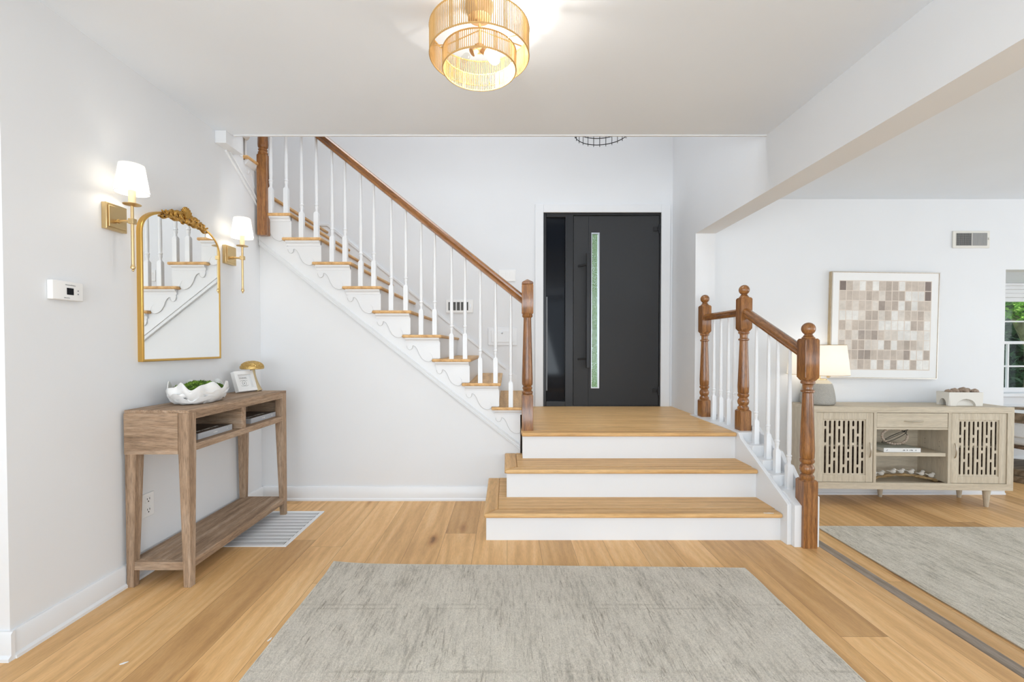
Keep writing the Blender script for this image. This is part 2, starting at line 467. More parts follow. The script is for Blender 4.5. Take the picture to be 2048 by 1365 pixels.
# ------------------------------------------------------------------ mesh helpers
class MB:
    def __init__(s):
        s.bm = bmesh.new()

    def face(s, vs):
        try:
            return s.bm.faces.new(vs)
        except ValueError:
            return None

    def box(s, x0, x1, y0, y1, z0, z1):
        v = [s.bm.verts.new((x, y, z)) for z in (z0, z1) for y in (y0, y1) for x in (x0, x1)]
        for f in ((0, 2, 3, 1), (4, 5, 7, 6), (0, 1, 5, 4), (2, 6, 7, 3), (0, 4, 6, 2), (1, 3, 7, 5)):
            s.face([v[i] for i in f])
        return s

    def obox(s, c, half, mat):
        """box of half sizes turned by the 3x3 matrix about its centre."""
        v = []
        for z in (-1, 1):
            for y in (-1, 1):
                for x in (-1, 1):
                    v.append(s.bm.verts.new(Vector(c) + mat @ Vector((x * half[0], y * half[1], z * half[2]))))
        for f in ((0, 2, 3, 1), (4, 5, 7, 6), (0, 1, 5, 4), (2, 6, 7, 3), (0, 4, 6, 2), (1, 3, 7, 5)):
            s.face([v[i] for i in f])
        return s

    def prism(s, pts, axis, a0, a1):
        def P(p, a):
            return {'X': (a, p[0], p[1]), 'Y': (p[0], a, p[1]), 'Z': (p[0], p[1], a)}[axis]
        A = [s.bm.verts.new(P(p, a0)) for p in pts]
        B = [s.bm.verts.new(P(p, a1)) for p in pts]
        s.face(A)
        s.face(B[::-1])
        n = len(pts)
        for i in range(n):
            s.face([A[i], A[(i + 1) % n], B[(i + 1) % n], B[i]])
        return s

    def loft(s, rings, cap=True, closed=True):
        R_ = [[s.bm.verts.new(p) for p in r] for r in rings]
        n = len(R_[0])
        for a, b in zip(R_, R_[1:]):
            for i in range(n if closed else n - 1):
                s.face([a[i], a[(i + 1) % n], b[(i + 1) % n], b[i]])
        if cap:
            s.face(R_[0])
            s.face(R_[-1][::-1])
        return R_

    def lathe(s, prof, c=(0, 0), n=24, cap=True, open_ends=False):
        rings = []
        for r, z in prof:
            rings.append([(c[0] + r * math.cos(2 * PI * i / n), c[1] + r * math.sin(2 * PI * i / n), z) for i in range(n)])
        s.loft(rings, cap and not open_ends)
        return s

    def square(s, prof, c=(0, 0)):
        """stack of square sections: (half, z) or (half, z, chamfer)."""
        rings = []
        for p in prof:
            h, z = p[0], p[1]
            q = p[2] if len(p) > 2 else h * 0.06
            rings.append([(c[0] + x, c[1] + y, z) for x, y in
                          ((-h + q, -h), (h - q, -h), (h, -h + q), (h, h - q), (h - q, h), (-h + q, h), (-h, h - q), (-h, -h + q))])
        s.loft(rings)
        return s

    def tube(s, pts, r, n=8, closed=False):
        pts = [Vector(p) for p in pts]
        N = len(pts)
        rings = []
        prev = None
        for i, p in enumerate(pts):
            if closed:
                t = pts[(i + 1) % N] - pts[i - 1]
            else:
                t = pts[min(i + 1, N - 1)] - pts[max(i - 1, 0)]
            t.normalize()
            if prev is None:
                u = t.orthogonal().normalized()
            else:
                u = (prev - t * prev.dot(t))
                u = u.normalized() if u.length > 1e-6 else t.orthogonal().normalized()
            prev = u
            v = t.cross(u)
            rr = r[i] if isinstance(r, (list, tuple)) else r
            rings.append([p + u * (rr * math.cos(2 * PI * k / n)) + v * (rr * math.sin(2 * PI * k / n)) for k in range(n)])
        if closed:
            V = [[s.bm.verts.new(q) for q in g] for g in rings]
            # the last ring joins the first by the nearest vertex
            d = min(range(n), key=lambda k: (V[-1][0].co - V[0][k].co).length)
            for i in range(N):
                a, b = V[i], V[(i + 1) % N]
                sh = d if i == N - 1 else 0
                for k in range(n):
                    s.face([a[k], a[(k + 1) % n], b[(k + 1 + sh) % n], b[(k + sh) % n]])
        else:
            s.loft(rings)
        return s

    def ball(s, c, r, sc=(1, 1, 1), sub=2, rot=None, nz=0.0, seed=0):
        g = bmesh.ops.create_icosphere(s.bm, subdivisions=sub, radius=1.0)
        mt = Matrix.Translation(Vector(c)) @ (rot.to_4x4() if rot else Matrix.Identity(4)) @ Matrix.Diagonal((r * sc[0], r * sc[1], r * sc[2], 1))
        for v in g['verts']:
            k = 1.0
            if nz:
                k += nz * noise.noise(v.co * 2.2 + Vector((seed * 3.1, seed * 1.7, seed)))
            v.co = mt @ (v.co * k)
        return s

    def sweep(s, prof, p0, p1):
        """profile (side, up) swept straight from p0 to p1 with ends cut upright."""
        p0, p1 = Vector(p0), Vector(p1)
        d = (p1 - p0).normalized()
        side = d.cross(Vector((0, 0, 1))).normalized()
        h = Vector((d.x, d.y, 0)).normalized()
        k = math.sqrt(d.x ** 2 + d.y ** 2)
        up = Vector((0, 0, 1.0 / k))
        s.loft([[q + side * a + up * b for a, b in prof] for q in (p0, p1)])
        return s

    def build(s, name, m, parent=None, smooth=40, bevel=0.0, seg=2, loc=None, rot=None):
        bmesh.ops.recalc_face_normals(s.bm, faces=s.bm.faces[:])
        me = bpy.data.meshes.new(name)
        s.bm.to_mesh(me)
        s.bm.free()
        me.polygons.foreach_set('use_smooth', [True] * len(me.polygons))
        me.set_sharp_from_angle(angle=R(smooth))
        me.materials.append(M[m] if isinstance(m, str) else m)
        o = bpy.data.objects.new(name, me)
        col.objects.link(o)
        if parent:
            o.parent = parent
        if loc:
            o.location = loc
        if rot:
            o.rotation_euler = rot
        if bevel:
            b = o.modifiers.new('edge', 'BEVEL')
            b.width = bevel
            b.segments = seg
            b.limit_method = 'ANGLE'
            b.angle_limit = R(40)
        return o


def tag(o, label=None, cat=None, group=None, kind=None):
    if label:
        o['label'] = label
    if cat:
        o['category'] = cat
    if group:
        o['group'] = group
    if kind:
        o['kind'] = kind
    return o


def thing(name, label, cat, loc=(0, 0, 0), rz=0.0, group=None):
    o = bpy.data.objects.new(name, None)
    o.empty_display_size = 0.1
    col.objects.link(o)
    o.location = loc
    o.rotation_euler = (0, 0, rz)
    return tag(o, label, cat, group)


def struct(mb, name, m, label=None, parent=None, **kw):
    o = mb.build(name, m, parent, **kw)
    if not parent:
        o['kind'] = 'structure'
        if label:
            o['label'] = label
            o['category'] = name.split('_')[0].split('.')[0]
    return o


def copy_tree(o, parent=None):
    c = o.copy()
    col.objects.link(c)
    if parent:
        c.parent = parent
    for ch in list(o.children):
        copy_tree(ch, c)
    return c


def lettering(name, body, size, m, parent, mat, align='CENTER', depth=0.0003):
    cu = bpy.data.curves.new(name, 'FONT')
    cu.body = body
    cu.size = size
    cu.align_x = align
    cu.align_y = 'CENTER'
    cu.extrude = depth
    cu.resolution_u = 2
    tmp = bpy.data.objects.new(name + '_tmp', cu)
    me = bpy.data.meshes.new_from_object(tmp)
    bpy.data.objects.remove(tmp)
    me.materials.clear()
    me.materials.append(M[m])
    o = bpy.data.objects.new(name, me)
    col.objects.link(o)
    o.parent = parent
    o.matrix_local = mat
    return o


def basis(x, y, z, loc):
    m = Matrix((x, y, z)).transposed().to_4x4()
    m.translation = Vector(loc)
    return m


# ------------------------------------------------------------------ main dimensions (metres)
XL, YD, YW, ZC, YC = -1.84, 4.62, 3.40, 2.517, 2.95     # left wall, door wall, wall under the stair, ceiling, its edge
XB, XB2, ZB, YJ = 1.672, 1.847, 2.155, 4.05             # beam faces, beam underside, end of the landing's side wall
YF, ZL, ZCL = 4.15, -0.20, 2.49                         # living room: far wall, floor, ceiling
ZT = lambda k: 0.705 + 0.1787 * k                       # side flight: tread tops
XR = lambda k: 0.175 - 0.2195 * k                       # side flight: nosings
YT = 3.345                                              # open ends of the side flight's treads

# ------------------------------------------------------------------ setting
struct(MB().box(-3.3, 1.80, -3.0, 4.70, -0.22, 0.0), 'floor', 'floor', 'wide oak plank floor of the entry hall')
struct(MB().box(1.84, 8.0, -3.0, 5.25, -0.30, ZL), 'floor.001', 'floor', 'oak plank floor of the lower living room')
struct(MB().box(1.80, 1.865, -3.0, 4.05, -0.20, 0.002), 'trim_1', 'nosing', 'grey brown floor edging strip between hall and living room', bevel=0.006)

mb = MB()
mb.prism([(1.667, 0), (3.46, 0), (3.46, 2.462), (3.20, 2.462), (3.20, 2.64), (YC, 2.64), (YC, 2.86), (-3.0, 2.86), (-3.0, 1.98), (1.667, 1.98)], 'X', -1.99, XL)
mb.box(-3.3, -1.99, 1.667, 1.78, 0, 2.52)
struct(mb, 'wall_left', 'wall', 'pale wall with mirror and sconces, open passage at its near end')
struct(MB().box(-3.42, -3.3, -3.0, 1.78, -0.1, 2.52), 'wall_hall', 'wall')

pts = [(-1.84, 0), (0.100, 0), (0.100, ZT(0) - 0.03)]
for k in range(1, 9):
    x = XR(k) - 0.038
    pts += [(x, ZT(k - 1) - 0.03), (x, ZT(k) - 0.03)]
pts += [(-1.84, ZT(8) - 0.03)]
struct(MB().prism(pts, 'Y', YW, 3.50), 'wall_stair', 'wall', 'white wall closing the space under the side flight')

mb = MB()
mb.box(-3.0, 0.365, YD, 4.78, -0.2, 5.3).box(1.56, XB2, YD, 4.78, -0.2, 5.3).box(0.365, 1.56, YD, 4.78, 2.505, 5.3).box(0.365, 1.56, YD, 4.78, -0.2, 0.540)
struct(mb, 'wall_back', 'wall', 'tall white entry wall around the charcoal door')
mb = MB()
mb.prism([(-3.0, ZB), (YJ, ZB), (YJ, -0.2), (YD, -0.2), (YD, 5.3), (-3.0, 5.3)], 'X', XB, XB2)
struct(mb, 'wall_right', 'wall', 'white beam and side wall between hall and living room')
struct(MB().box(-3.3, XB, -3.0, YC, ZC, 2.85), 'ceiling', 'ceil', 'white ceiling of the hall ending at the stair opening')
struct(MB().box(-1.76, XB - 0.0, YC, YC + 0.014, ZC - 0.006, 2.86), 'trim_2', 'trim', 'white edging board along the ceiling edge')
struct(MB().box(XL, -1.770, 2.89, 3.07, 2.440, 2.56), 'trim_3', 'trim', 'boxed white trim end where ceiling meets the upper flight', bevel=0.002)
struct(MB().box(-3.05, XB2, 0.9, 4.78, 5.3, 5.4), 'ceiling_upper', 'ceil')
struct(MB().box(-3.05, XB2, 0.8, 0.9, 2.85, 5.4), 'wall_upper', 'wall')
struct(MB().box(-3.05, -2.92, 0.9, 4.78, 0.0, 5.4), 'wall_upper_left', 'wall')
# walls behind the camera, with window openings
mb = MB().box(-3.3, -1.75, -3.12, -3.0, -0.1, 2.6).box(1.55, 2.55, -3.12, -3.0, -0.3, 2.6).box(-1.75, 1.55, -3.12, -3.0, -0.1, 0.35).box(-1.75, 1.55, -3.12, -3.0, 2.35, 2.6)
mb.box(6.65, 8.1, -3.12, -3.0, -0.3, 2.6).box(2.55, 6.65, -3.12, -3.0, -0.3, 0.15).box(2.55, 6.65, -3.12, -3.0, 2.05, 2.6)
struct(mb, 'wall_rear', 'wall')
mb = MB().box(8.0, 8.12, -3.1, -1.05, -0.3, 2.6).box(8.0, 8.12, 3.05, 5.3, -0.3, 2.6).box(8.0, 8.12, -1.05, 3.05, -0.3, 0.2).box(8.0, 8.12, -1.05, 3.05, 2.2, 2.6)
struct(mb, 'wall_living_right', 'wall')
mb = MB().prism([(XB2 - 0.02, ZL), (4.535, ZL), (4.535, 1.853), (8.0, 1.853), (8.0, ZCL + 0.1), (XB2 - 0.02, ZCL + 0.1)], 'Y', YF, YF + 0.14)
struct(mb, 'wall_far', 'wall', 'white living room wall with framed art, opening to the window bay')
struct(MB().box(XB2, 8.0, -3.0, YF, ZCL, ZCL + 0.1), 'ceiling_living', 'ceil', 'white living room ceiling')
struct(MB().box(4.40, 8.0, YF + 0.14, 5.25, 1.853, 1.95), 'ceiling_bay', 'ceil', 'low white soffit of the window bay')
struct(MB().box(4.40, 4.52, YF + 0.14, 5.25, ZL, 1.9), 'wall_bay_left', 'wall')
mb = MB().box(4.40, 5.46, 5.10, 5.22, ZL, 1.9).box(6.86, 8.0, 5.10, 5.22, ZL, 1.9).box(5.46, 6.86, 5.10, 5.22, ZL, 0.64).box(5.46, 6.86, 5.10, 5.22, 1.70, 1.9)
struct(mb, 'wall_bay_back', 'wall', 'white bay wall under and around the garden window')

# baseboards
def base_profile(h=0.105, t=0.014):
    return [(0, 0), (t + 0.010, 0), (t + 0.010, 0.012), (t, 0.020), (t, h - 0.008), (t - 0.006, h), (0, h)]


struct(MB().prism([(XL + a, z) for a, z in base_profile()], 'Y', 1.667, YW), 'baseboard_left', 'trim', 'white baseboard along the mirror wall')
struct(MB().prism([(1.667 - a, z) for a, z in base_profile()], 'X', -3.3, XL + 0.0185), 'baseboard_passage', 'trim')
struct(MB().prism([(YW - a, z) for a, z in base_profile()], 'X', XL, -0.125), 'baseboard_stair', 'trim', 'white baseboard under the side flight')
struct(MB().prism([(YF - a, ZL + z) for a, z in base_profile(0.13)], 'X', XB2, 4.548), 'baseboard_far', 'trim', 'white baseboard along the art wall')
struct(MB().prism([(5.10 - a, ZL + z) for a, z in base_profile(0.12)], 'X', 4.52, 8.0), 'baseboard_bay', 'trim', 'white baseboard inside the window bay')

# ------------------------------------------------------------------ entry steps
st = thing('entry_steps', 'three wide oak steps with white risers up to the door landing', 'stairs', (0.8, 3.2, 0))


def W(o, p):
    """parent in place: parts are modelled in world coordinates."""
    o.parent = p
    o.matrix_parent_inverse = Matrix.Translation(Vector(p.location)).inverted()
    return o


XK = 1.63
def l_step(z, th, xl, yf, yb, xi, xr_=XK):
    b = 0.085
    W(MB().prism([(xl, yf), (xr_, yf), (xr_, yf + b), (xl + b, yf + b)], 'Z', z - th, z).build('tread_nosing', 'tread_x', None, bevel=0.010, seg=3), st)
    W(MB().prism([(xl, yf), (xl + b, yf + b), (xl + b, YW), (xl, YW)], 'Z', z - th, z).build('tread_return', 'tread_y', None, bevel=0.008, seg=3), st)
    W(MB().prism([(xl + b, yf + b), (xr_, yf + b), (xr_, yb), (xi, yb), (xi, YW), (xl + b, YW)], 'Z', z - th, z).build('tread', 'tread_x', None), st)


l_step(0.168, 0.028, -0.138, 2.668, 2.967, -0.003)
l_step(0.355, 0.028, -0.016, 2.936, 3.242, 0.112)
W(MB().box(-0.124, XK, 2.695, 2.713, 0, 0.140).box(-0.124, -0.106, 2.713, YW, 0, 0.140).build('riser', 'trim'), st)
W(MB().box(-0.002, XK, 2.964, 2.982, 0.168, 0.327).box(-0.002, 0.016, 2.982, YW, 0.168, 0.327).build('riser', 'trim'), st)
W(MB().box(0.112, XK, 3.240, 3.258, 0.355, 0.515).box(0.112, 0.130, 3.258, YW, 0.355, 0.515).build('riser', 'trim'), st)
W(MB().box(0.104, XK, 3.212, 3.300, 0.515, 0.543).build('tread_nosing', 'tread_x', None, bevel=0.010, seg=3), st)
land = MB()
yy = 3.300
while yy < 4.61:
    y2 = min(yy + 0.128, YD)
    land.box(0.104, XK if y2 < 4.06 else XB, yy + 0.0006, y2 - 0.0006, 0.515, 0.543)
    yy = y2
W(land.build('landing_boards', 'landing', None, bevel=0.001, seg=1), st)
W(MB().box(0.13, XK, 3.26, YD, 0.0, 0.515).build('landing_base', 'trim'), st)
W(MB().prism([(1.52, 2.676), (1.545, 2.672), (1.575, 2.670), (1.582, 2.680), (1.556, 2.688), (1.540, 2.684), (1.524, 2.688)], 'Z', 0.1679, 0.1684).build('scuff_mark', 'scuff'), st)
# closed stringer on the living room side
W(MB().prism([(2.630, 0), (2.630, 0.235), (2.640, 0.243), (3.165, 0.508), (3.200, 0.549), (YJ, 0.549), (YJ, 0)], 'X', XK, 1.655).build('stringer_skirt', 'trim', None, bevel=0.002), st)
W(MB().prism([(2.600, 0), (2.600, 0.240), (2.700, 0.289), (2.815, 0.289), (2.815, 0.355), (2.930, 0.355), (2.930, 0.419), (3.055, 0.419), (3.055, 0.485),
              (3.200, 0.485), (3.200, 0.5485), (YJ, 0.5485), (YJ, -0.2), (2.600, -0.2)], 'X', 1.655, 1.782).build('stringer_curb', 'trim', None, bevel=0.002), st)
outer = [(2.600, -0.2), (2.600, 0.290)]
for a, b, z in ((2.70, 2.815, 0.289), (2.815, 2.93, 0.355), (2.93, 3.055, 0.419), (3.055, 3.2, 0.485)):
    outer += [(a + 0.02, z + 0.055), (b - 0.035, z + 0.062)]
outer += [(3.22, 0.580), (YJ, 0.580), (YJ, -0.2)]
W(MB().prism(outer, 'X', 1.770, 1.797).build('stringer_outer', 'trim', None, bevel=0.003), st)

# ------------------------------------------------------------------ side flight
sf = thing('side_staircase', 'white side flight with oak treads and scrolled brackets rising from the landing', 'stairs', (-0.8, 4.0, 0.54))
for k in range(9):
    x1 = XR(k)
    x0 = x1 - 0.290 if k < 8 else -1.79
    W(MB().box(x0, x1, YT, YD, ZT(k) - 0.022, ZT(k)).build('tread', 'tread_y', None, bevel=0.008, seg=3), sf)
    W(MB().box(x1 - 0.038, x1 - 0.020, 3.384, YD, (ZT(k - 1) if k else 0.543) - 0.001, ZT(k) - 0.022).build('riser', 'trim'), sf)
    # moulding under the open end
    z = ZT(k) - 0.022
    xa = x0 + 0.022
    xb = x1 - 0.018
    prof = [(YT + 0.010, z), (YT + 0.010, z - 0.006), (YT + 0.016, z - 0.014), (YT + 0.026, z - 0.019), (3.375, z - 0.030), (3.375, z - 0.036), (3.386, z - 0.036), (3.386, z)]
    W(MB().prism(prof, 'X', xa, xb).build('scotia', 'trim'), sf)
    # scrolled bracket (offsets from the tread's back tip)
    u = 1.0 / 1837.0
    tx, tz = x1 - 0.290, ZT(k)
    br = [(55, 95), (55, 150), (62, 180), (80, 200), (100, 205), (120, 195), (132, 172), (134, 146), (150, 148), (175, 165), (200, 205), (225, 270),
          (260, 325), (300, 355), (345, 368), (375, 362), (395, 345), (404, 322), (508, 322), (508, 95)]
    q = [(tx + a * u, tz - b * u) for a, b in br]
    if k == 0:
        q = [(min(a, 0.099), b) for a, b in q]
    bb = MB().prism(q, 'Y', 3.380, 3.3895)
    if k > 0:
        bb.tube([(tx + a * u, 3.380, tz - b * u) for a, b in ((404, 322), (401, 300), (393, 278), (380, 258), (366, 246))], [0.0028, 0.0026, 0.0024, 0.0018, 0.001], 6)
    bo = W(bb.build('bracket', 'trim'), sf)
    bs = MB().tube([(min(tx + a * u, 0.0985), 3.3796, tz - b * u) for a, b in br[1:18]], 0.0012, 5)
    bs.build('bracket_shade_line', 'shade_line', bo)  # grey tubes draw the shaded edge lines of the bracket
# string board over the wall, stepped at the top, raked below
low = lambda x: 0.385 + 0.787 * (0.097 - x)
pts = [(0.100, low(0.100)), (0.100, ZT(0) - 0.023)]
for k in range(1, 9):
    x = XR(k) - 0.020
    pts += [(x, ZT(k - 1) - 0.023), (x, ZT(k) - 0.023)]
pts += [(-1.84, ZT(8) - 0.023), (-1.84, low(-1.84))]
W(MB().prism(pts, 'Y', 3.388, YW).build('string_board', 'trim'), sf)
mb = MB()
x0_, x1_ = 0.098, -1.838
for dz0, dz1, t in ((0.0, 0.010, 0.011), (0.010, 0.030, 0.006), (0.030, 0.040, 0.013)):
    mb.prism([(x0_, low(x0_) + dz0), (x1_, low(x1_) + dz0), (x1_, low(x1_) + dz1), (x0_, low(x0_) + dz1)], 'Y', 3.388 - t, 3.389)
W(mb.build('raking_moulding', 'trim', None, bevel=0.002), sf)
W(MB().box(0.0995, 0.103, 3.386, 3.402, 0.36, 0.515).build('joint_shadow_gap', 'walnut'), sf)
# winder platform and upper flight turning toward the viewer along the left wall
W(MB().box(-2.92, -1.80, YW + 0.02, YD, ZT(9) - 0.022, ZT(9)).build('winder_platform', 'tread_y', None, bevel=0.006), sf)
W(MB().box(-1.838, -1.820, YW + 0.02, YD, ZT(8), ZT(9) - 0.022).build('riser', 'trim'), sf)
for k, y1 in ((10, 3.485), (11, 3.265)):
    W(MB().box(-2.92, -1.806, y1 - 0.29, y1, ZT(k) - 0.022, ZT(k)).build('tread', 'tread_x', None, bevel=0.008, seg=3), sf)
    W(MB().box(-2.92, -1.842, y1 - 0.038, y1 - 0.020, ZT(k - 1), ZT(k) - 0.022).build('riser', 'trim'), sf)
    z = ZT(k) - 0.022
    W(MB().prism([(-1.815, z), (-1.820, z - 0.016), (-1.830, z - 0.032), (-1.841, z - 0.036), (-1.841, z)], 'Y', y1 - 0.268, y1 - 0.018).build('scotia', 'trim'), sf)
W(MB().box(-2.92, -1.842, 2.95, 3.00, 2.66, 2.86).build('riser', 'trim'), sf)
zl = lambda y: 2.170 + 0.660 * (3.385 - y)
mb = MB()
for dz0, dz1, t in ((0.0, 0.012, 0.012), (0.012, 0.034, 0.007), (0.034, 0.046, 0.015)):
    mb.prism([(3.385, zl(3.385) + dz0), (2.99, zl(2.99) + dz0), (2.99, zl(2.99) + dz1), (3.385, zl(3.385) + dz1)], 'X', XL - 0.001, XL + t)
W(mb.build('raking_moulding', 'trim', None, bevel=0.002), sf)
mb = MB()
for y1, z1 in ((3.485, ZT(10)), (3.265, ZT(11))):
    mb.tube([(XL, y1 - 0.29 + a * u, z1 - b * u) for a, b in br[1:17]], 0.003, 6)
W(mb.build('bracket', 'trim'), sf)
# wall string on the door wall
top = [(-2.2, 2.40), (-1.80, 2.392), (-0.015, 0.945), (0.10, 0.852)]
W(MB().prism(top + [(0.10, 0.543), (-1.6, 1.9), (-2.2, 2.30)], 'Y', YD - 0.013, YD + 0.001).build('wall_string', 'trim'), sf)
mb = MB()
mb.prism([(-2.2, 2.40), (-1.80, 2.392), (-0.015, 0.945), (-0.015, 0.918), (-1.81, 2.365), (-2.2, 2.373)], 'Y', YD - 0.022, YD - 0.012)
W(mb.build('wall_string_cap', 'trim', None, bevel=0.003), sf)


# ------------------------------------------------------------------ railings
def baluster(x, y, z0, z1, parent, hsq=0.190, w_=0.0165):
    m = MB()
    zq = z0 + hsq
    m.square([(w_, z0), (w_, zq - 0.012), (w_ * 0.72, zq, 0.004)], (x, y))
    L = z1 - zq
    r = w_
    pr = [(r * 0.70, zq - 0.002), (r * 0.66, zq + 0.006), (r * 0.60, zq + 0.016), (r * 0.74, zq + 0.026), (r * 0.84, zq + 0.036), (r * 0.74, zq + 0.045),
          (r * 0.92, zq + 0.049), (r * 0.92, zq + 0.056), (r * 0.70, zq + 0.060), (r * 0.78, zq + 0.10), (r * 0.80, zq + 0.2), (r * 0.60, zq + 0.75 * L), (r * 0.52, z1)]
    m.lathe(pr, (x, y), 18)
    return W(m.build('baluster', 'trim', None, smooth=32), parent)


RAILP = [(-0.020, -0.030), (0.020, -0.030), (0.023, -0.018), (0.020, -0.008), (0.029, 0.002), (0.030, 0.014), (0.022, 0.025), (0.008, 0.030), (-0.008, 0.030),
         (-0.022, 0.025), (-0.030, 0.014), (-0.029, 0.002), (-0.020, -0.008), (-0.023, -0.018)]

lr = thing('stair_railing', 'white balusters and brown oak handrail of the side flight', 'railing', (-0.8, 3.36, 0.7))
YB = 3.370
zr = lambda x: 1.470 + (0.11 - x) * 0.8043
for x in [0.028 - 0.0, -0.085, -0.198, -0.310, -0.410, -0.534, -0.634, -0.747, -0.854, -0.982, -1.078, -1.193, -1.288, -1.403, -1.512, -1.624, -1.738]:
    k = max(0, min(8, int(math.floor((0.175 - x) / 0.2195))))
    baluster(x, YB, ZT(k) - 0.001, zr(x) + 0.006, lr)
W(MB().sweep(RAILP, (0.115, YB - 0.01, zr(0.115) + 0.037), (-1.80, YB - 0.01, zr(-1.80) + 0.037)).build('handrail', 'rail', None, smooth=30), lr)
# lower newel with a low pyramid cap
m = MB()
c = (0.149, 3.332)
m.square([(0.041, 0.543), (0.041, 0.798), (0.036, 0.806)], c)
m.square([(0.038, 1.392), (0.0415, 1.398), (0.0415, 1.598), (0.038, 1.606)], c)
m.lathe([(0.033, 0.804), (0.040, 0.812), (0.040, 0.824), (0.030, 0.832), (0.033, 0.842), (0.037, 0.851), (0.033, 0.859), (0.029, 0.864), (0.037, 0.874), (0.039, 0.884),
         (0.039, 0.93), (0.028, 1.355), (0.028, 1.364), (0.036, 1.370), (0.039, 1.378), (0.036, 1.386), (0.038, 1.393)], c, 28)
po = W(m.build('newel_post', 'newel', None, smooth=35), lr)
m = MB()
m.square([(0.036, 1.604), (0.041, 1.609), (0.041, 1.619), (0.034, 1.626), (0.004, 1.645, 0.001)], c)
cp = m.build('newel_cap', 'newel', None, smooth=35)
cp.parent = po
# hanging newel at the turn
m = MB()
c = (-1.784, 3.352)
m.loft([[(c[0] + a * 0.0345 * f, c[1] + b * 0.024 * f, z) for a, b in ((-1, -1), (1, -1), (1, 1), (-1, 1))] for f, z in ((0.94, 1.968), (1, 1.976), (1, 2.545), (0.9, 2.556))])
m.lathe([(0.026, 2.554), (0.034, 2.562), (0.034, 2.572), (0.026, 2.580), (0.033, 2.590), (0.026, 2.600), (0.034, 2.610), (0.036, 2.630), (0.026, 3.05)], c, 28)
m.square([(0.036, 3.05), (0.036, 3.28), (0.02, 3.32)], c)
W(m.build('newel_post', 'newel', None, smooth=35), lr)

rr = thing('landing_railing', 'short oak railing with three ball topped newels beside the steps', 'railing', (1.715, 3.3, 0.5))


def ball_newel(x, y, z0, hb):
    m = MB()
    h = 0.0405
    c = (x, y)
    a = z0 + hb
    m.square([(h, z0), (h, a - 0.010), (h * 0.80, a)], c)
    s = a
    m.lathe([(0.034, s - 0.004), (0.0385, s + 0.006), (0.038, s + 0.018), (0.031, s + 0.026), (0.0285, s + 0.031), (0.036, s + 0.042), (0.0395, s + 0.058), (0.036, s + 0.074),
             (0.028, s + 0.088), (0.033, s + 0.092), (0.0385, s + 0.100), (0.0385, s + 0.112), (0.033, s + 0.118), (0.037, s + 0.124), (0.0385, s + 0.17), (0.0275, s + 0.492),
             (0.0275, s + 0.498), (0.036, s + 0.504), (0.036, s + 0.512), (0.027, s + 0.519), (0.026, s + 0.530), (0.028, s + 0.546), (0.037, s + 0.553), (0.037, s + 0.562), (0.031, s + 0.572)], c, 30)
    t = s + 0.568
    m.square([(0.028, t), (h, t + 0.020), (h, t + 0.232), (h * 0.84, t + 0.242)], c)
    o = W(m.build('newel_post', 'newel', None, smooth=35), rr)
    t += 0.240
    m = MB()
    m.lathe([(0.031, t), (0.0345, t + 0.004), (0.033, t + 0.009), (0.025, t + 0.013), (0.028, t + 0.016), (0.0225, t + 0.021), (0.0195, t + 0.028)], c, 28)
    n = 14
    m.lathe([(0.0365 * math.sin(PI * (0.17 + 0.83 * i / n)) + (0.0004 if i == n else 0), t + 0.0585 - 0.0365 * math.cos(PI * (0.17 + 0.83 * i / n))) for i in range(n + 1)], c, 28)
    f = m.build('ball_finial', 'newel', None, smooth=50)
    f.parent = o
    return o


ball_newel(1.734, 2.620, 0.0, 0.391)
ball_newel(1.716, 3.300, 0.545, 0.152)
ball_newel(1.708, 3.935, 0.545, 0.152)
RAILR = [(a * 0.95, b * 0.95) for a, b in RAILP]
W(MB().sweep(RAILR, (1.712, 3.92, 1.404), (1.716, 3.30, 1.404)).build('handrail', 'rail_y', None, smooth=30), rr)
W(MB().sweep(RAILR, (1.716, 3.285, 1.408), (1.730, 2.640, 1.116)).build('handrail', 'rail_slope', None, smooth=30), rr)
zq = lambda y: 1.116 + (y - 2.640) * (1.408 - 1.116) / 0.645
for y, z in ((2.758, 0.289), (2.882, 0.355), (2.984, 0.419), (3.130, 0.485)):
    baluster(1.716, y, z - 0.001, zq(y) - 0.026, rr, 0.165 if y > 2.9 else 0.15, 0.0165)
for y in (3.428, 3.521, 3.645, 3.769):
    baluster(1.714, y, 0.5475, 1.378, rr, 0.20, 0.0165)

# ------------------------------------------------------------------ entry door
dr = tag(bpy.data.objects.new('door_1', None), 'charcoal entry door with narrow glass strip, long pull bar and dark sidelight', 'door', None, 'structure')
col.objects.link(dr)
dr.location = (0.96, YD, 0.543)
m = MB()
m.box(0.283, 0.367, YD - 0.020, YD + 0.002, 0.543, 2.585).box(1.556, 1.645, YD - 0.020, YD + 0.002, 0.543, 2.585).box(0.367, 1.556, YD - 0.020, YD + 0.002, 2.503, 2.585)
W(m.build('door_casing', 'trim', None, bevel=0.003), dr)
m = MB()
y0, y1 = YD + 0.004, YD + 0.10
m.box(0.365, 0.397, y0, y1, 0.543, 2.505).box(1.545, 1.560, y0, y1, 0.543, 2.505).box(0.397, 1.545, y0, y1, 2.480, 2.505).box(0.397, 0.592, y0, y1, 0.543, 0.594)
m.box(0.590, 0.672, y0, y1, 0.543, 2.482).box(0.397, 0.592, y0, y1, 2.462, 2.482)
m.box(0.592, 1.56, YD + 0.002, y1, 0.535, 0.551)
W(m.build('door_frame', 'doorhw', None, bevel=0.003), dr)
W(MB().box(0.395, 0.592, YD + 0.045, YD + 0.060, 0.592, 2.464).build('sidelight_glass', 'darkglass'), dr)
W(MB().box(0.396, 0.414, YD + 0.030, YD + 0.044, 0.70, 1.66).build('sidelight_lock_bar', 'lockgrey', None, bevel=0.002), dr)
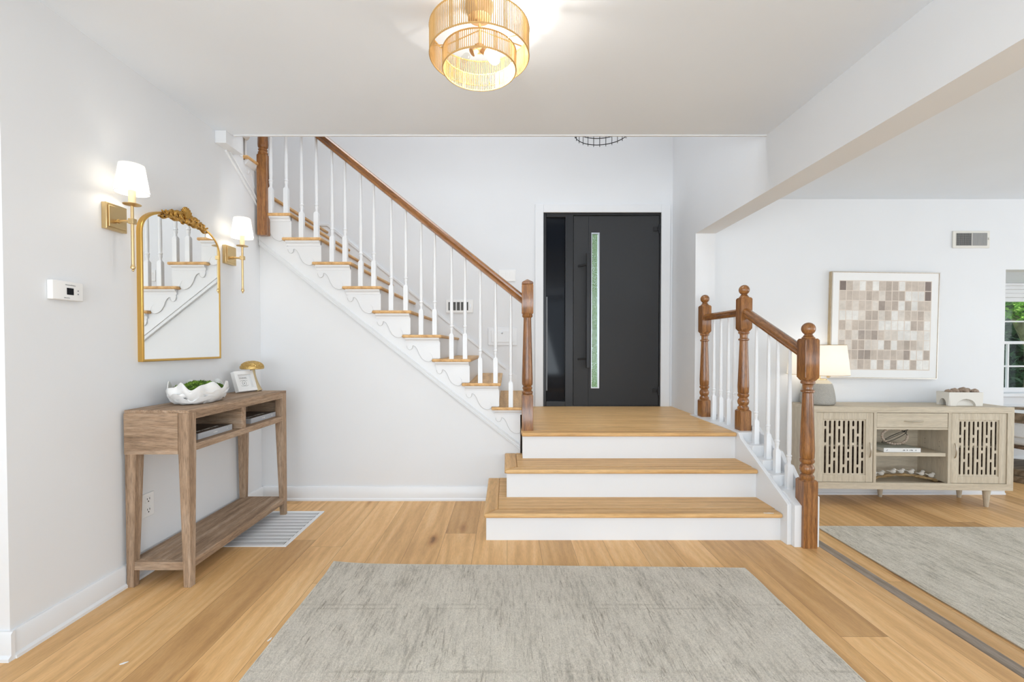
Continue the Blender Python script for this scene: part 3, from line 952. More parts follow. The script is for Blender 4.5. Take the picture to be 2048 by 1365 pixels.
yf, yb = YD + 0.010, YD + 0.075
m = MB()
gx0, gx1, gz0, gz1 = 0.858, 0.934, 0.730, 2.302
m.box(0.676, 0.826, yf, yb, 0.552, 2.474).box(0.828, gx0, yf, yb, 0.552, 2.474).box(gx1, 1.541, yf, yb, 0.552, 2.474)
m.box(gx0, gx1, yf, yb, 0.552, gz0).box(gx0, gx1, yf, yb, gz1, 2.474)
W(m.build('door_panel', 'door', None), dr)
m = MB()
m.box(gx1 - 0.012, gx1 + 0.004, yf - 0.004, yf + 0.03, gz0 - 0.004, gz1 + 0.004).box(gx0 + 0.004, gx1 - 0.012, yf - 0.004, yf + 0.03, gz1 - 0.012, gz1 + 0.004)
m.box(gx0 - 0.004, gx0 + 0.004, yf - 0.004, yf + 0.03, gz0 - 0.004, gz1 + 0.004).box(gx0 + 0.004, gx1 - 0.012, yf - 0.004, yf + 0.03, gz0 - 0.004, gz0 + 0.006)
W(m.build('glass_strip_rim', 'steel', None, bevel=0.001), dr)
W(MB().box(gx0, gx1, yf + 0.030, yf + 0.042, gz0, gz1).build('glass_strip', 'obscure'), dr)
W(MB().box(0.795, 0.833, yf - 0.072, yf - 0.046, 0.935, 2.088).build('pull_bar', 'doorhw', None, bevel=0.004), dr)
for z in (1.975, 1.03):
    m = MB()
    m.loft([[(0.797, yf - 0.060, z - 0.010), (0.797, yf - 0.048, z - 0.010), (0.797, yf - 0.048, z + 0.010), (0.797, yf - 0.060, z + 0.010)],
            [(0.715, yf + 0.002, z - 0.016), (0.745, yf + 0.002, z - 0.016), (0.745, yf + 0.002, z + 0.004), (0.715, yf + 0.002, z + 0.004)]])
    W(m.build('pull_bracket', 'doorhw', None, bevel=0.002), dr)
for z in (2.342, 0.704):
    W(MB().box(1.482, 1.520, yf - 0.010, yf + 0.002, z - 0.020, z + 0.020).build('hinge_leaf', 'doorhw', None, bevel=0.002), dr)
    m = MB()
    m.lathe([(0.008, z - 0.045), (0.008, z + 0.042)], (1.540, yf - 0.012), 12)
    m.box(1.522, 1.542, yf - 0.012, yf + 0.001, z - 0.016, z + 0.014)
    W(m.build('hinge_pin', 'doorhw'), dr)

# return vent, switch plate and access panel on the door wall
vt = thing('wall_vent', 'white wall vent with upright slots behind the stair balusters', 'vent', (-0.480, YD, 1.560))
m = MB()
m.box(-0.137, 0.137, -0.010, 0, -0.066, 0.066).build('vent_frame', 'plastic', vt, bevel=0.003)
m = MB()
for i in range(5):
    m.box(-0.112 + i * 0.042, -0.112 + i * 0.042 + 0.032, -0.0115, -0.009, -0.042, 0.042)
m.build('vent_opening', 'hole', vt)
m = MB()
for i in range(5):
    for j in range(3):
        x = -0.108 + i * 0.042 + j * 0.0105
        m.box(x, x + 0.003, -0.013, -0.010, -0.042, 0.042)
m.build('vent_louver', 'ventgrey', vt)
MB().box(0.106, 0.110, -0.018, -0.009, -0.018, 0.018).build('vent_lever', 'steel', vt)
sw = thing('switch_plate', 'white triple rocker switch plate above the oak handrail', 'switch', (0.003, YD, 1.870))
MB().box(-0.084, 0.084, -0.007, 0, -0.058, 0.058).build('plate', 'plastic', sw, bevel=0.003)
for i in (-1, 0, 1):
    MB().prism([(-0.007, -0.034), (-0.012, 0.034), (-0.006, 0.034), (-0.006, -0.034)], 'X', i * 0.046 - 0.017, i * 0.046 + 0.017).build('rocker', 'plastic', sw, bevel=0.001)
ap = thing('access_panel', 'white square access panel with a small latch beside the newel', 'panel', (-0.045, YD, 1.254))
MB().box(-0.147, 0.147, -0.008, 0, -0.089, 0.089).build('panel_frame', 'trim', ap, bevel=0.003)
MB().box(-0.115, 0.115, -0.014, -0.006, -0.058, 0.058).build('panel_cover', 'trim', ap, bevel=0.002)
MB().ball((-0.005, -0.018, 0.034), 0.009, (1, 0.6, 1)).build('latch', 'steel', ap)

# ------------------------------------------------------------------ left wall
th = thing('thermostat', 'white thermostat with a small black screen on the mirror wall', 'thermostat', (XL, 1.890, 1.387))
m = MB()
n = 14
prof = []
for i in range(n + 1):
    y = -0.067 + 0.134 * i / n
    prof.append((y, 0.020 + 0.008 * math.cos((y / 0.067) * 1.25)))
m.prism([(-0.067, 0)] + prof + [(0.067, 0)], 'Z', -0.039, 0.039)
o = m.build('body', 'plastic', th, smooth=35, bevel=0.003)
o.matrix_local = Matrix(((0, 1, 0, 0), (1, 0, 0, 0), (0, 0, 1, 0), (0, 0, 0, 1)))
MB().box(0.0270, 0.0290, -0.012, 0.017, -0.016, 0.012).build('screen', 'screen', th)
for z in (0.004, -0.010):
    MB().ball((0.0262, 0.039, z), 0.0030, (0.5, 1, 1)).build('button', 'inkgrey', th)
WALLTXT = lambda x, y, z: basis((0, 1, 0), (0, 0, 1), (1, 0, 0), (x, y, z))
lettering('lettering', 'Honeywell Home', 0.0062, 'inkgrey', th, WALLTXT(0.0284, 0.004, 0.024))
lettering('lettering', 'FAN AUTO', 0.0050, 'inkgrey', th, WALLTXT(0.0284, -0.012, -0.030))
ol = thing('outlet', 'white duplex wall outlet low on the wall behind the console', 'outlet', (XL, 2.312, 0.347))
MB().box(0, 0.006, -0.040, 0.040, -0.060, 0.060).build('plate', 'plastic', ol, bevel=0.002)
for s in (-1, 1):
    sf_ = MB().box(0.005, 0.008, -0.017, 0.017, s * 0.027 - 0.017, s * 0.027 + 0.017).build('socket_face', 'plastic', ol, bevel=0.003)
    m = MB()
    for y in (-0.0075, 0.0075):
        m.box(0.0078, 0.0086, y - 0.0014, y + 0.0014, s * 0.027 - 0.001, s * 0.027 + 0.009)
    m.box(0.0078, 0.0086, -0.003, 0.003, s * 0.027 - 0.012, s * 0.027 - 0.006)
    m.build('socket_slot', 'hole', sf_)


def sconce(y, label):
    s = thing('wall_sconce', label, 'sconce', (XL, y, 1.755), 0, 'brass sconces flanking the mirror')
    MB().box(0, 0.024, -0.048, 0.064, -0.060, 0.060).build('back_plate', 'brass', s, bevel=0.002)
    MB().box(0.024, 0.028, -0.038, 0.054, -0.049, 0.049).build('plate_panel', 'brass', s, bevel=0.002)
    ax = 0.102
    m = MB()
    m.tube([(0.026, 0, -0.018), (ax, 0, -0.018)], 0.0065, 12)
    m.tube([(0.038, 0, -0.018), (0.046, 0, -0.018)], 0.010, 14)
    m.build('arm', 'brass', s)
    m = MB()
    m.square([(0.012, -0.030), (0.012, -0.006)], (ax, 0))
    m.build('arm_block', 'brass', s, bevel=0.001)
    m = MB()
    m.lathe([(0.0065, -0.226), (0.0065, 0.056)], (ax, 0), 14)
    m.lathe([(0.0015, -0.250), (0.005, -0.247), (0.005, -0.243), (0.003, -0.241), (0.009, -0.237), (0.0105, -0.230), (0.008, -0.224), (0.0075, -0.218)], (ax, 0), 16)
    m.build('rod', 'brass', s)
    m = MB()
    m.lathe([(0.010, 0.052), (0.034, 0.058), (0.036, 0.061), (0.034, 0.062), (0.008, 0.060)], (ax, 0), 24)
    m.build('drip_pan', 'brass', s)
    m = MB()
    m.lathe([(0.0145, 0.061), (0.0145, 0.125)], (ax, 0), 18)
    m.build('candle_sleeve', 'candle', s)
    m = MB()
    m.lathe([(0.013, 0.125), (0.021, 0.150), (0.019, 0.168), (0.006, 0.182)], (ax, 0), 14)
    m.build('bulb', 'bulb_sconce', s)
    m = MB()
    rb, rt, zb, zt = 0.066, 0.048, 0.113, 0.243
    m.lathe([(rb, zb), (rb + 0.001, zb + 0.003), (rt + 0.001, zt - 0.003), (rt, zt)], (ax, 0), 36, cap=False)
    m.build('lamp_shade', 'shade', s)
    for r_, z_ in ((rb, zb + 0.001), (rt, zt - 0.001)):
        m = MB()
        m.tube([(ax + r_ * math.cos(2 * PI * i / 36), r_ * math.sin(2 * PI * i / 36), z_) for i in range(36)], 0.0016, 6, True)
        m.build('shade_rim', 'ceramic', s)
    return s


sconce(2.122, 'brass candle sconce on the thermostat side of the mirror')
sconce(3.000, 'brass candle sconce between the mirror and the stair corner')

# arched mirror
mr = thing('arched_mirror', 'arched wall mirror in a thin gold frame with carved crest', 'mirror', (XL, 2.580, 1.079))


def arch(inset, n=28):
    a = 0.312 - inset
    pts_ = [(-a, inset), (a, inset)]
    for i in range(n + 1):
        t = PI * i / n
        c_, s_ = math.cos(t), math.sin(t)
        e = 0.86
        pts_.append((a * math.copysign(abs(c_) ** e, c_), 0.648 + (0.158 - inset) * abs(s_) ** e))
    return pts_


A, B = arch(0.0), arch(0.013)
m = MB()
va = [[m.bm.verts.new((x, p[0], p[1])) for p in P_] for P_ in (A, B) for x in (0.0, 0.025)]
n = len(A)
for i in range(n):
    j = (i + 1) % n
    m.face([va[0][i], va[0][j], va[1][j], va[1][i]])
    m.face([va[1][i], va[1][j], va[3][j], va[3][i]])
    m.face([va[3][i], va[3][j], va[2][j], va[2][i]])
m.build('frame', 'gold', mr, smooth=30, bevel=0.003)
MB().prism(B, 'X', 0.004, 0.022).build('mirror_glass', 'mirror', mr)
# carved crest: paired scrolls, leaves and a shell
m = MB()


def on_arch(y):
    t = min(1.0, abs(y) / 0.312)
    return 0.648 + 0.150 * (1 - t ** 2.2) ** 0.45


def spiral(cy, cz, r0, a0, turns, sgn, th_=0.008, n=22):
    out = []
    for i in range(n + 1):
        f = i / n
        r_ = r0 * (1 - 0.82 * f)
        a = a0 + sgn * turns * 2 * PI * f
        out.append((0.028 + 0.006 * math.sin(f * PI), cy + r_ * math.cos(a), cz + r_ * math.sin(a)))
    return out, [th_ * (1 - 0.55 * i / n) for i in range(n + 1)]


SH = 0.84
for s in (-1, 1):
    for cy, r0, a0, tr, th_, dz in ((0.032, 0.030, PI / 2, 1.3, 0.0085, 0.004), (0.088, 0.027, -PI / 2, -1.3, 0.008, 0.006), (0.130, 0.022, PI / 2, 1.2, 0.007, 0.002),
                                    (0.163, 0.017, -PI / 2, -1.2, 0.006, 0.003), (0.190, 0.012, PI / 2, 1.0, 0.0048, 0.002)):
        cy *= SH
        p_, r_ = spiral(s * cy, on_arch(cy) + dz, r0, a0 if s > 0 else PI - a0, tr, s, th_)
        m.tube(p_, r_, 7)
    pts_ = [(0.026, s * SH * (0.02 + 0.2 * f), on_arch(SH * (0.02 + 0.2 * f)) - 0.014 + 0.010 * math.sin(f * 13)) for f in [i / 20 for i in range(21)]]
    m.tube(pts_, [0.010 * (1 - 0.6 * i / 20) for i in range(21)], 7)
    for f in (0.15, 0.3, 0.42, 0.6, 0.78, 0.95):
        y = s * SH * (0.02 + 0.2 * f)
        for up, q in ((0.018, 0.5), (-0.018, -0.5)):
            m.ball((0.032, y, on_arch(abs(y)) + up * (1 - f * 0.4)), 0.0125 * (1 - 0.4 * f), (0.6, 1.5, 0.7), 2, Euler((s * q, 0, 0)).to_matrix())
for i in range(9):
    a = PI / 2 + (i - 4) * 0.30
    m.tube([(0.028, 0.008 * math.cos(a), on_arch(0) + 0.004), (0.040, 0.028 * math.cos(a), on_arch(0) + 0.008 + 0.030 * math.sin(a)),
            (0.032, 0.050 * math.cos(a), on_arch(0) + 0.006 + 0.058 * math.sin(a))], [0.004, 0.0068, 0.0045], 7)
m.ball((0.034, 0, on_arch(0) - 0.014), 0.016, (0.7, 1, 1.2))
m.build('carved_crest', 'golddark', mr, smooth=60)

# ------------------------------------------------------------------ console table
cx0, cx1, cy0, cy1 = -1.822, -1.515, 2.160, 3.118
ct = thing('console_table', 'weathered wood console table with open cubbies against the mirror wall', 'console table', ((cx0 + cx1) / 2, (cy0 + cy1) / 2, 0))


def taper_leg(x0, x1, y0, y1, sx, sy):
    """outer faces stay upright, inner faces taper towards the foot."""
    m = MB()
    a = 0.052
    rings = []
    for z, wq in ((0.0, 0.034), (0.640, a), (0.838, a)):
        X0, X1 = (x0, x0 + wq) if sx < 0 else (x1 - wq, x1)
        Y0, Y1 = (y0, y0 + wq) if sy < 0 else (y1 - wq, y1)
        rings.append([(X0, Y0, z), (X1, Y0, z), (X1, Y1, z), (X0, Y1, z)])
    m.loft(rings)
    return W(m.build('leg', 'con_z', None, bevel=0.002), ct)


for sx in (-1, 1):
    for sy in (-1, 1):
        taper_leg(cx0, cx1, cy0, cy1, sx, sy)
W(MB().box(cx0, cx1, cy0, cy1, 0.838, 0.853).build('table_top', 'con_y', None, bevel=0.002), ct)
W(MB().box(cx0 - 0.001, cx1 - 0.052, cy0 - 0.002, cy0 + 0.020, 0.642, 0.8385).build('end_panel', 'con_x', None), ct)
W(MB().box(cx0 + 0.052, cx1 - 0.052, cy1 - 0.020, cy1 - 0.001, 0.642, 0.8385).build('end_panel', 'con_x', None), ct)
W(MB().box(cx1 - 0.030, cx1 - 0.001, cy0 + 0.052, cy1 - 0.052, 0.806, 0.8385).build('front_rail', 'con_y', None), ct)
W(MB().box(cx0 + 0.001, cx0 + 0.020, cy0 + 0.052, cy1 - 0.052, 0.806, 0.8385).build('rear_rail', 'con_y', None), ct)
W(MB().box(cx0 + 0.02, cx1 - 0.002, cy0 + 0.02, cy1 - 0.02, 0.650, 0.684).build('cubby_shelf', 'con_y', None, bevel=0.002), ct)
W(MB().box(cx0 + 0.02, cx1 - 0.004, 2.600, 2.642, 0.684, 0.8385).build('divider', 'con_x', None, bevel=0.002), ct)
W(MB().box(cx0 + 0.034, cx1 - 0.034, cy0 + 0.003, cy0 + 0.022, 0.083, 0.1235).build('end_rail', 'con_x', None, bevel=0.001), ct)
W(MB().box(cx0 + 0.004, cx1 - 0.006, cy0 + 0.0225, cy1 - 0.006, 0.082, 0.124).build('lower_shelf', 'con_y', None, bevel=0.002), ct)


def marks(n_, w_, h_, seed, gap=0.25):
    """a run of small letter-like marks in the XZ plane, as worn lettering too fine to read."""
    rnd = random.Random(seed)
    m = MB()
    x = 0
    step = w_ / n_
    for i in range(n_):
        if rnd.random() > 0.12:
            bw = step * (1 - gap)
            m.box(x, x + bw * 0.28, -0.0003, 0.0003, 0, h_)
            if rnd.random() > 0.3:
                m.box(x, x + bw, -0.0003, 0.0003, h_ * rnd.choice((0.0, 0.42, 0.8)), h_ * rnd.choice((0.2, 0.6, 1.0)) if False else h_ * 0.2 + h_ * rnd.choice((0.0, 0.4, 0.8)))
            if rnd.random() > 0.5:
                m.box(x + bw * 0.72, x + bw, -0.0003, 0.0003, h_ * rnd.choice((0, 0.4)), h_)
        x += step
    return m


def book(name_label, x0, x1, y0, y1, z, t, cover, spine, pos_spine, ink, seed):
    """book lying flat; the spine faces +X (hall) or -Y."""
    b = thing('book', name_label, 'book', ((x0 + x1) / 2, (y0 + y1) / 2, z))
    hx, hy = (x1 - x0) / 2, (y1 - y0) / 2
    c = 0.003
    MB().box(-hx + 0.004, hx - 0.002, -hy + 0.003, hy - 0.003, c, t - c).build('pages', 'pages', b)
    m = MB()
    m.box(-hx, hx, -hy, hy, 0, c)
    m.build('back_cover', spine, b)
    m = MB()
    m.box(-hx, hx, -hy, hy, t - c, t)
    m.build('front_cover', cover, b, bevel=0.0008, seg=1)
    return b, hx, hy


for (lab, y0, y1, sd, nm) in (('grey spined book with dark cover in the near cubby', 2.290, 2.575, 3, 11), ('grey spined book with dark cover in the far cubby', 2.765, 3.060, 5, 10)):
    b, hx, hy = book(lab, -1.775, -1.560, y0, y1, 0.6845, 0.031, 'bookcover', 'book', 'X', 'whiteink', sd)
    MB().box(hx - 0.003, hx + 0.001, -hy, hy, 0.0, 0.0315).build('spine', 'book', b, bevel=0.001, seg=1)
    MB().box(-hx + 0.002, hx - 0.001, -hy - 0.0008, -hy + 0.004, 0.0, 0.0312).build('slipcase_end', 'book', b)
    ms = marks(nm, 0.20, 0.020, sd).build('cover_lettering', 'whiteink', b)
    ms.matrix_local = basis((0, 1, 0), (0, 0, 1), (-1, 0, 0), (hx - 0.035, -0.11, 0.0314))
    ms = marks(5, 0.030, 0.006, sd + 1).build('spine_lettering', 'whiteink', b)
    ms.matrix_local = basis((0, 1, 0), (1, 0, 0), (0, 0, 1), (hx + 0.0012, -0.02, 0.012))
    ms = marks(2, 0.012, 0.007, sd + 2).build('spine_lettering', 'whiteink', b)
    ms.matrix_local = basis((0, 1, 0), (1, 0, 0), (0, 0, 1), (hx + 0.0012, 0.092, 0.012))

# ruffled bowl of moss
bw = thing('ruffled_bowl', 'white ruffled ceramic bowl on the console table', 'bowl', (-1.672, 2.465, 0.853), PI / 2)
m = MB()
N = 160
L_ = [(0.50, 0.006), (0.60, 0.0), (0.74, 0.010), (0.87, 0.028), (0.96, 0.052), (1.0, 0.076), (0.985, 0.098)]
NL = len(L_) - 1
rings = []


def lobes(a):
    return math.sin(6 * a + 0.9) + 0.45 * math.sin(11 * a + 2.2)


for j, (k, z) in enumerate(L_):
    f = j / NL
    g = []
    for i in range(N):
        a = 2 * PI * i / N
        e = f ** 1.5
        q = 1 + e * 0.055 * lobes(a + 0.55) + 0.055 * math.sin(PI * f) * noise.noise(Vector((3.2 * math.cos(a), 3.2 * math.sin(a), 6 * f)))
        q += 0.030 * math.sin(PI * f) * math.sin(14 * a + 5.0 * f + 1.5 * math.sin(3 * a))
        dz = 0.016 * f ** 2 * lobes(a) + 0.008 * math.sin(PI * f) * math.sin(9 * a + 4 * f)
        g.append((0.176 * k * q * math.cos(a), 0.116 * k * q * math.sin(a), max(0.0, z + (dz if j > 1 else 0))))
    rings.append(g)
inner = []
for j in (NL, NL - 1, NL - 2, 3):
    g = []
    for i, p in enumerate(rings[j]):
        q = 0.955 if j < NL else 0.975
        g.append((p[0] * q, p[1] * q - 0.0, p[2] + (0.0015 if j == NL else 0.004)))
    inner.append(g)
m.loft(rings + inner)
m.build('bowl_body', 'ceramic', bw, smooth=70)
for k0, z0, ph, am in ((0.90, 0.026, 0.0, 0.9), (0.965, 0.050, 2.1, 1.0)):
    m = MB()
    g = [[], [], [], []]
    for i in range(N):
        a = 2 * PI * i / N
        wv_ = math.sin(8 * a + ph) + 0.5 * math.sin(13 * a + 1.7 * ph + 1)
        for q, (dr_, dz) in enumerate(((-0.03, -0.006), (0.035 + 0.03 * am * wv_, 0.010 + 0.007 * wv_), (0.045 + 0.03 * am * wv_, 0.013 + 0.008 * wv_), (-0.02, 0.016))):
            r_ = k0 + dr_
            g[q].append((0.176 * r_ * math.cos(a), 0.116 * r_ * math.sin(a), max(0.004, z0 + dz + 0.010 * math.sin(3 * a + ph))))
    m.loft(g, cap=False)
    m.build('ruffle', 'ceramic', bw, smooth=70)
mo = thing('moss', 'bright green preserved moss filling the ruffled bowl', 'moss', (-1.672, 2.465, 0.853), PI / 2)
m = MB()
rnd = random.Random(4)
for i in range(1400):
    a, q = rnd.random() * 2 * PI, math.sqrt(rnd.random())
    x, y = 0.155 * q * math.cos(a), 0.088 * q * math.sin(a)
    h = 0.062 + 0.034 * (0.62 + 0.38 * math.sin(x * 46 + 0.8)) * (1 - q ** 4) + 0.012 * rnd.random()
    m.ball((x, y, h), 0.0055 + 0.005 * rnd.random(), (1, 1, 0.8), 1, None, 0.6, i)
for i in range(2600):
    a, q = rnd.random() * 2 * PI, math.sqrt(rnd.random())
    x, y = 0.160 * q * math.cos(a), 0.092 * q * math.sin(a)
    c_ = Vector((x, y, 0.068 + 0.036 * (0.62 + 0.38 * math.sin(x * 46 + 0.8)) * (1 - q ** 4) + 0.014 * rnd.random()))
    e = Euler((rnd.uniform(-1.5, 1.5), rnd.uniform(-1.5, 1.5), rnd.uniform(0, 6))).to_matrix()
    sz = rnd.uniform(0.003, 0.0065)
    m.face([m.bm.verts.new(c_ + e @ Vector(v_)) for v_ in ((-sz, 0, 0), (0, -sz * 0.6, 0.001), (sz, 0, 0), (0, sz * 0.6, -0.001))])
m.build('moss_clump', 'moss', mo, smooth=80)['kind'] = 'stuff'

# little framed print, leaning back
fr = thing('picture_frame', 'small white box frame with a grey monogram print beside the mushroom', 'picture frame', (-1.722, 2.990, 0.8535), R(72))
tilt = Matrix.Rotation(R(-19), 4, 'X')


def Pt(o):
    o.matrix_local = Matrix.Translation((0, 0, 0.001)) @ tilt
    return o


hw, H_ = 0.073, 0.138
m = MB()
m.box(-hw, hw, -0.030, 0.0, 0, 0.024).box(-hw, hw, -0.030, 0.0, H_ - 0.024, H_).box(-hw, -hw + 0.024, -0.030, 0.0, 0.024, H_ - 0.024).box(hw - 0.024, hw, -0.030, 0.0, 0.024, H_ - 0.024)
Pt(m.build('frame_border', 'plastic', fr, bevel=0.001))
Pt(MB().box(-hw + 0.02, hw - 0.02, -0.012, -0.001, 0.02, H_ - 0.02).build('print', 'mat', fr))
m = MB()
for s in (-1, 1):
    for sc_ in (1.0,):
        arc = [(s * -0.0100 + s * 0.0245 * math.cos(t), -0.0126, 0.058 + 0.0195 * math.sin(t)) for t in [R(-132 + 264 * i / 30) for i in range(31)]]
        m.tube([(-x, y, z) for x, y, z in arc], 0.0009, 5)
m.ball((0.0, -0.0126, 0.058), 0.0042, (0.7, 0.2, 1.7))
Pt(m.build('monogram', 'inkgrey', fr))
t_ = lettering('lettering', 'CHANEL', 0.0150, 'inkgrey', fr, Matrix.Identity(4))
t_.matrix_local = Matrix.Translation((0, 0, 0.001)) @ tilt @ basis((1, 0, 0), (0, 0, 1), (0, -1, 0), (0, -0.0124, 0.093))
Pt(MB().box(-0.02, 0.02, 0.0, 0.004, 0.02, 0.11).build('easel_back', 'plastic', fr))

# gold mushroom
mu = thing('mushroom_ornament', 'gold mushroom ornament at the far end of the console', 'ornament', (-1.735, 3.078, 0.853))
m = MB()
n = 12
axis_pts = [(0.042 * (1 - f) ** 1.7 - 0.0, 0, 0.158 * f) for f in [i / n for i in range(n + 1)]]
rr_ = [0.024 - 0.012 * math.sin(min(1, f * 1.25) * PI / 2) + (0.004 * f) for f in [i / n for i in range(n + 1)]]
m.tube([(x + 0.012, y, z) for x, y, z in axis_pts], rr_, 18)
m.build('stem', 'stem', mu, smooth=60)
m = MB()
prof = [(0.012, 0.150), (0.066, 0.149), (0.0722, 0.152), (0.0715, 0.156)]
for i in range(1, 11):
    a = (PI / 2) * i / 10
    prof.append((0.0715 * math.cos(a) ** 0.9 + 0.0003, 0.156 + 0.047 * math.sin(a)))
m.lathe(prof, (0.010, 0), 40)
m.build('cap', 'cap', mu, smooth=50)
m = MB()
rnd = random.Random(9)
for i in range(300):
    a = rnd.random() * 2 * PI
    e = math.asin(rnd.random() ** 0.8)
    r_ = 0.0715 * math.cos(e) ** 0.9
    m.ball((0.010 + r_ * math.cos(a), r_ * math.sin(a), 0.156 + 0.047 * math.sin(e)), 0.0040, (1, 1, 0.8), 1)
m.build('cap_texture', 'cap', mu, smooth=60)

# floor grille
fg = thing('floor_grille', 'white metal floor grille beneath the console table', 'grille', (-1.468, 2.877, 0.0))
hx, hy = 0.196, 0.278
MB().box(-hx + 0.004, hx - 0.004, -hy + 0.004, hy - 0.004, 0.0004, 0.0022).build('duct_dark', 'hole', fg)
m = MB()
b = 0.024
m.box(-hx, hx, -hy, -hy + b, 0.0006, 0.007).box(-hx, hx, hy - b, hy, 0.0006, 0.007).box(-hx, -hx + b, -hy + b, hy - b, 0.0006, 0.007).box(hx - b, hx, -hy + b, hy - b, 0.0006, 0.007)
m.build('grille_border', 'grate', fg, bevel=0.002)
m = MB()
for i in range(1, 10):
    y = -hy + b + (2 * hy - 2 * b) * i / 10
    m.box(-hx + b, hx - b, y - 0.0055, y + 0.0055, 0.001, 0.0060)
for i in range(1, 34):
    x = -hx + b + (2 * hx - 2 * b) * i / 34
    m.box(x - 0.0024, x + 0.0024, -hy + b, hy - b, 0.001, 0.0055)
m.build('grille_bars', 'grate', fg)

# ------------------------------------------------------------------ hall ceiling light
lt = thing('ceiling_light', 'two tier round rattan cord ceiling light with lit bulb', 'light', (-0.110, 1.840, ZC))
m = MB()
m.lathe([(0.058, 0.0), (0.058, -0.012), (0.054, -0.018), (0.046, -0.050), (0.012, -0.054)], n=32)
m.build('canopy', 'bronze', lt, smooth=40)
m = MB()
m.lathe([(0.0055, -0.052), (0.0055, -0.160)], n=12)
m.build('stem', 'brass', lt)


def cord_drum(name, r, z0, z1, n, rc):
    m = MB()
    ring = lambda rr_, z: [(rr_ * math.cos(2 * PI * i / 72), rr_ * math.sin(2 * PI * i / 72), z) for i in range(72)]
    for z in (z0, z1):
        m.tube([(r * math.cos(2 * PI * i / 240), r * math.sin(2 * PI * i / 240), z) for i in range(240)], [rc * (1.9 if i % 2 else 1.35) for i in range(240)], 6, True)
    for i in range(n):
        a = 2 * PI * i / n
        big = (i % (n // 6)) in (0, 1)
        for dr_ in ((0.0,) if not big else (0.0, 0.35 * 2 * PI / n)):
            m.tube([(r * math.cos(a + dr_), r * math.sin(a + dr_), z0), (r * math.cos(a + dr_), r * math.sin(a + dr_), z1)], rc, 5)
    return m.build(name, 'rattan', lt, smooth=70)


cord_drum('outer_shade', 0.197, -0.203, -0.098, 150, 0.0019)
cord_drum('inner_shade', 0.145, -0.255, -0.187, 116, 0.0019)
for i in range(3):
    a = 2 * PI * i / 3 + 0.5
    MB().tube([(0, 0, -0.096), (0.196 * math.cos(a), 0.196 * math.sin(a), -0.098)], 0.0028, 6).build('spider_arm', 'brass', lt)
    a += 0.9
    MB().tube([(0.145 * math.cos(a), 0.145 * math.sin(a), -0.187), (0.197 * math.cos(a), 0.197 * math.sin(a), -0.200)], 0.0022, 6).build('hanger_hook', 'brass', lt)
m = MB()
m.lathe([(0.012, -0.155), (0.022, -0.160), (0.022, -0.178), (0.010, -0.182)], n=18)
for sx in (-1, 1):
    m.tube([(sx * 0.010, 0, -0.168), (sx * 0.030, -0.004, -0.186)], [0.0155, 0.0165], 14)
m.build('socket_cluster', 'bronze', lt)
rotb = Euler((0, R(-48), 0)).to_matrix()
m = MB()
m.ball((0.056, -0.006, -0.209), 0.021, (1, 1, 1.35), 3, Euler((0, R(-45), 0)).to_matrix())
m.build('bulb', 'bulb', lt)
m = MB()
m.ball((-0.056, -0.006, -0.209), 0.015, (1, 1, 1.5), 3, Euler((0, R(45), 0)).to_matrix())
o = m.build('bulb', 'bulbclear', lt)
o['label'] = 'unlit candle bulb'

# wire pendant over the landing
pd = thing('pendant_lantern', 'black wire cage pendant hanging over the landing', 'pendant light', (0.806, 3.900, 2.955))
m = MB()
for i in range(5):
    m.tube([(0.226 * math.cos(2 * PI * k / 60), 0.226 * math.sin(2 * PI * k / 60), 0.012 + i * 0.058) for k in range(60)], 0.0034, 6, True)
for k in range(26):
    a = 2 * PI * k / 26
    m.tube([(0.226 * math.cos(a), 0.226 * math.sin(a), -0.006), (0.226 * math.cos(a), 0.226 * math.sin(a), 0.244), (0.06 * math.cos(a), 0.06 * math.sin(a), 0.330)], 0.0028, 5)
m.build('wire_cage', 'black', pd)
m = MB()
m.tube([(0, 0, 0.20), (0, 0, 2.32)], 0.006, 8)
m.lathe([(0.07, 2.30), (0.07, 2.344)], n=24)
m.build('hanging_rod', 'black', pd)
m = MB()
m.ball((0, 0, 0.17), 0.03, (1, 1, 1.2))
m.build('bulb', 'bulboff', pd)


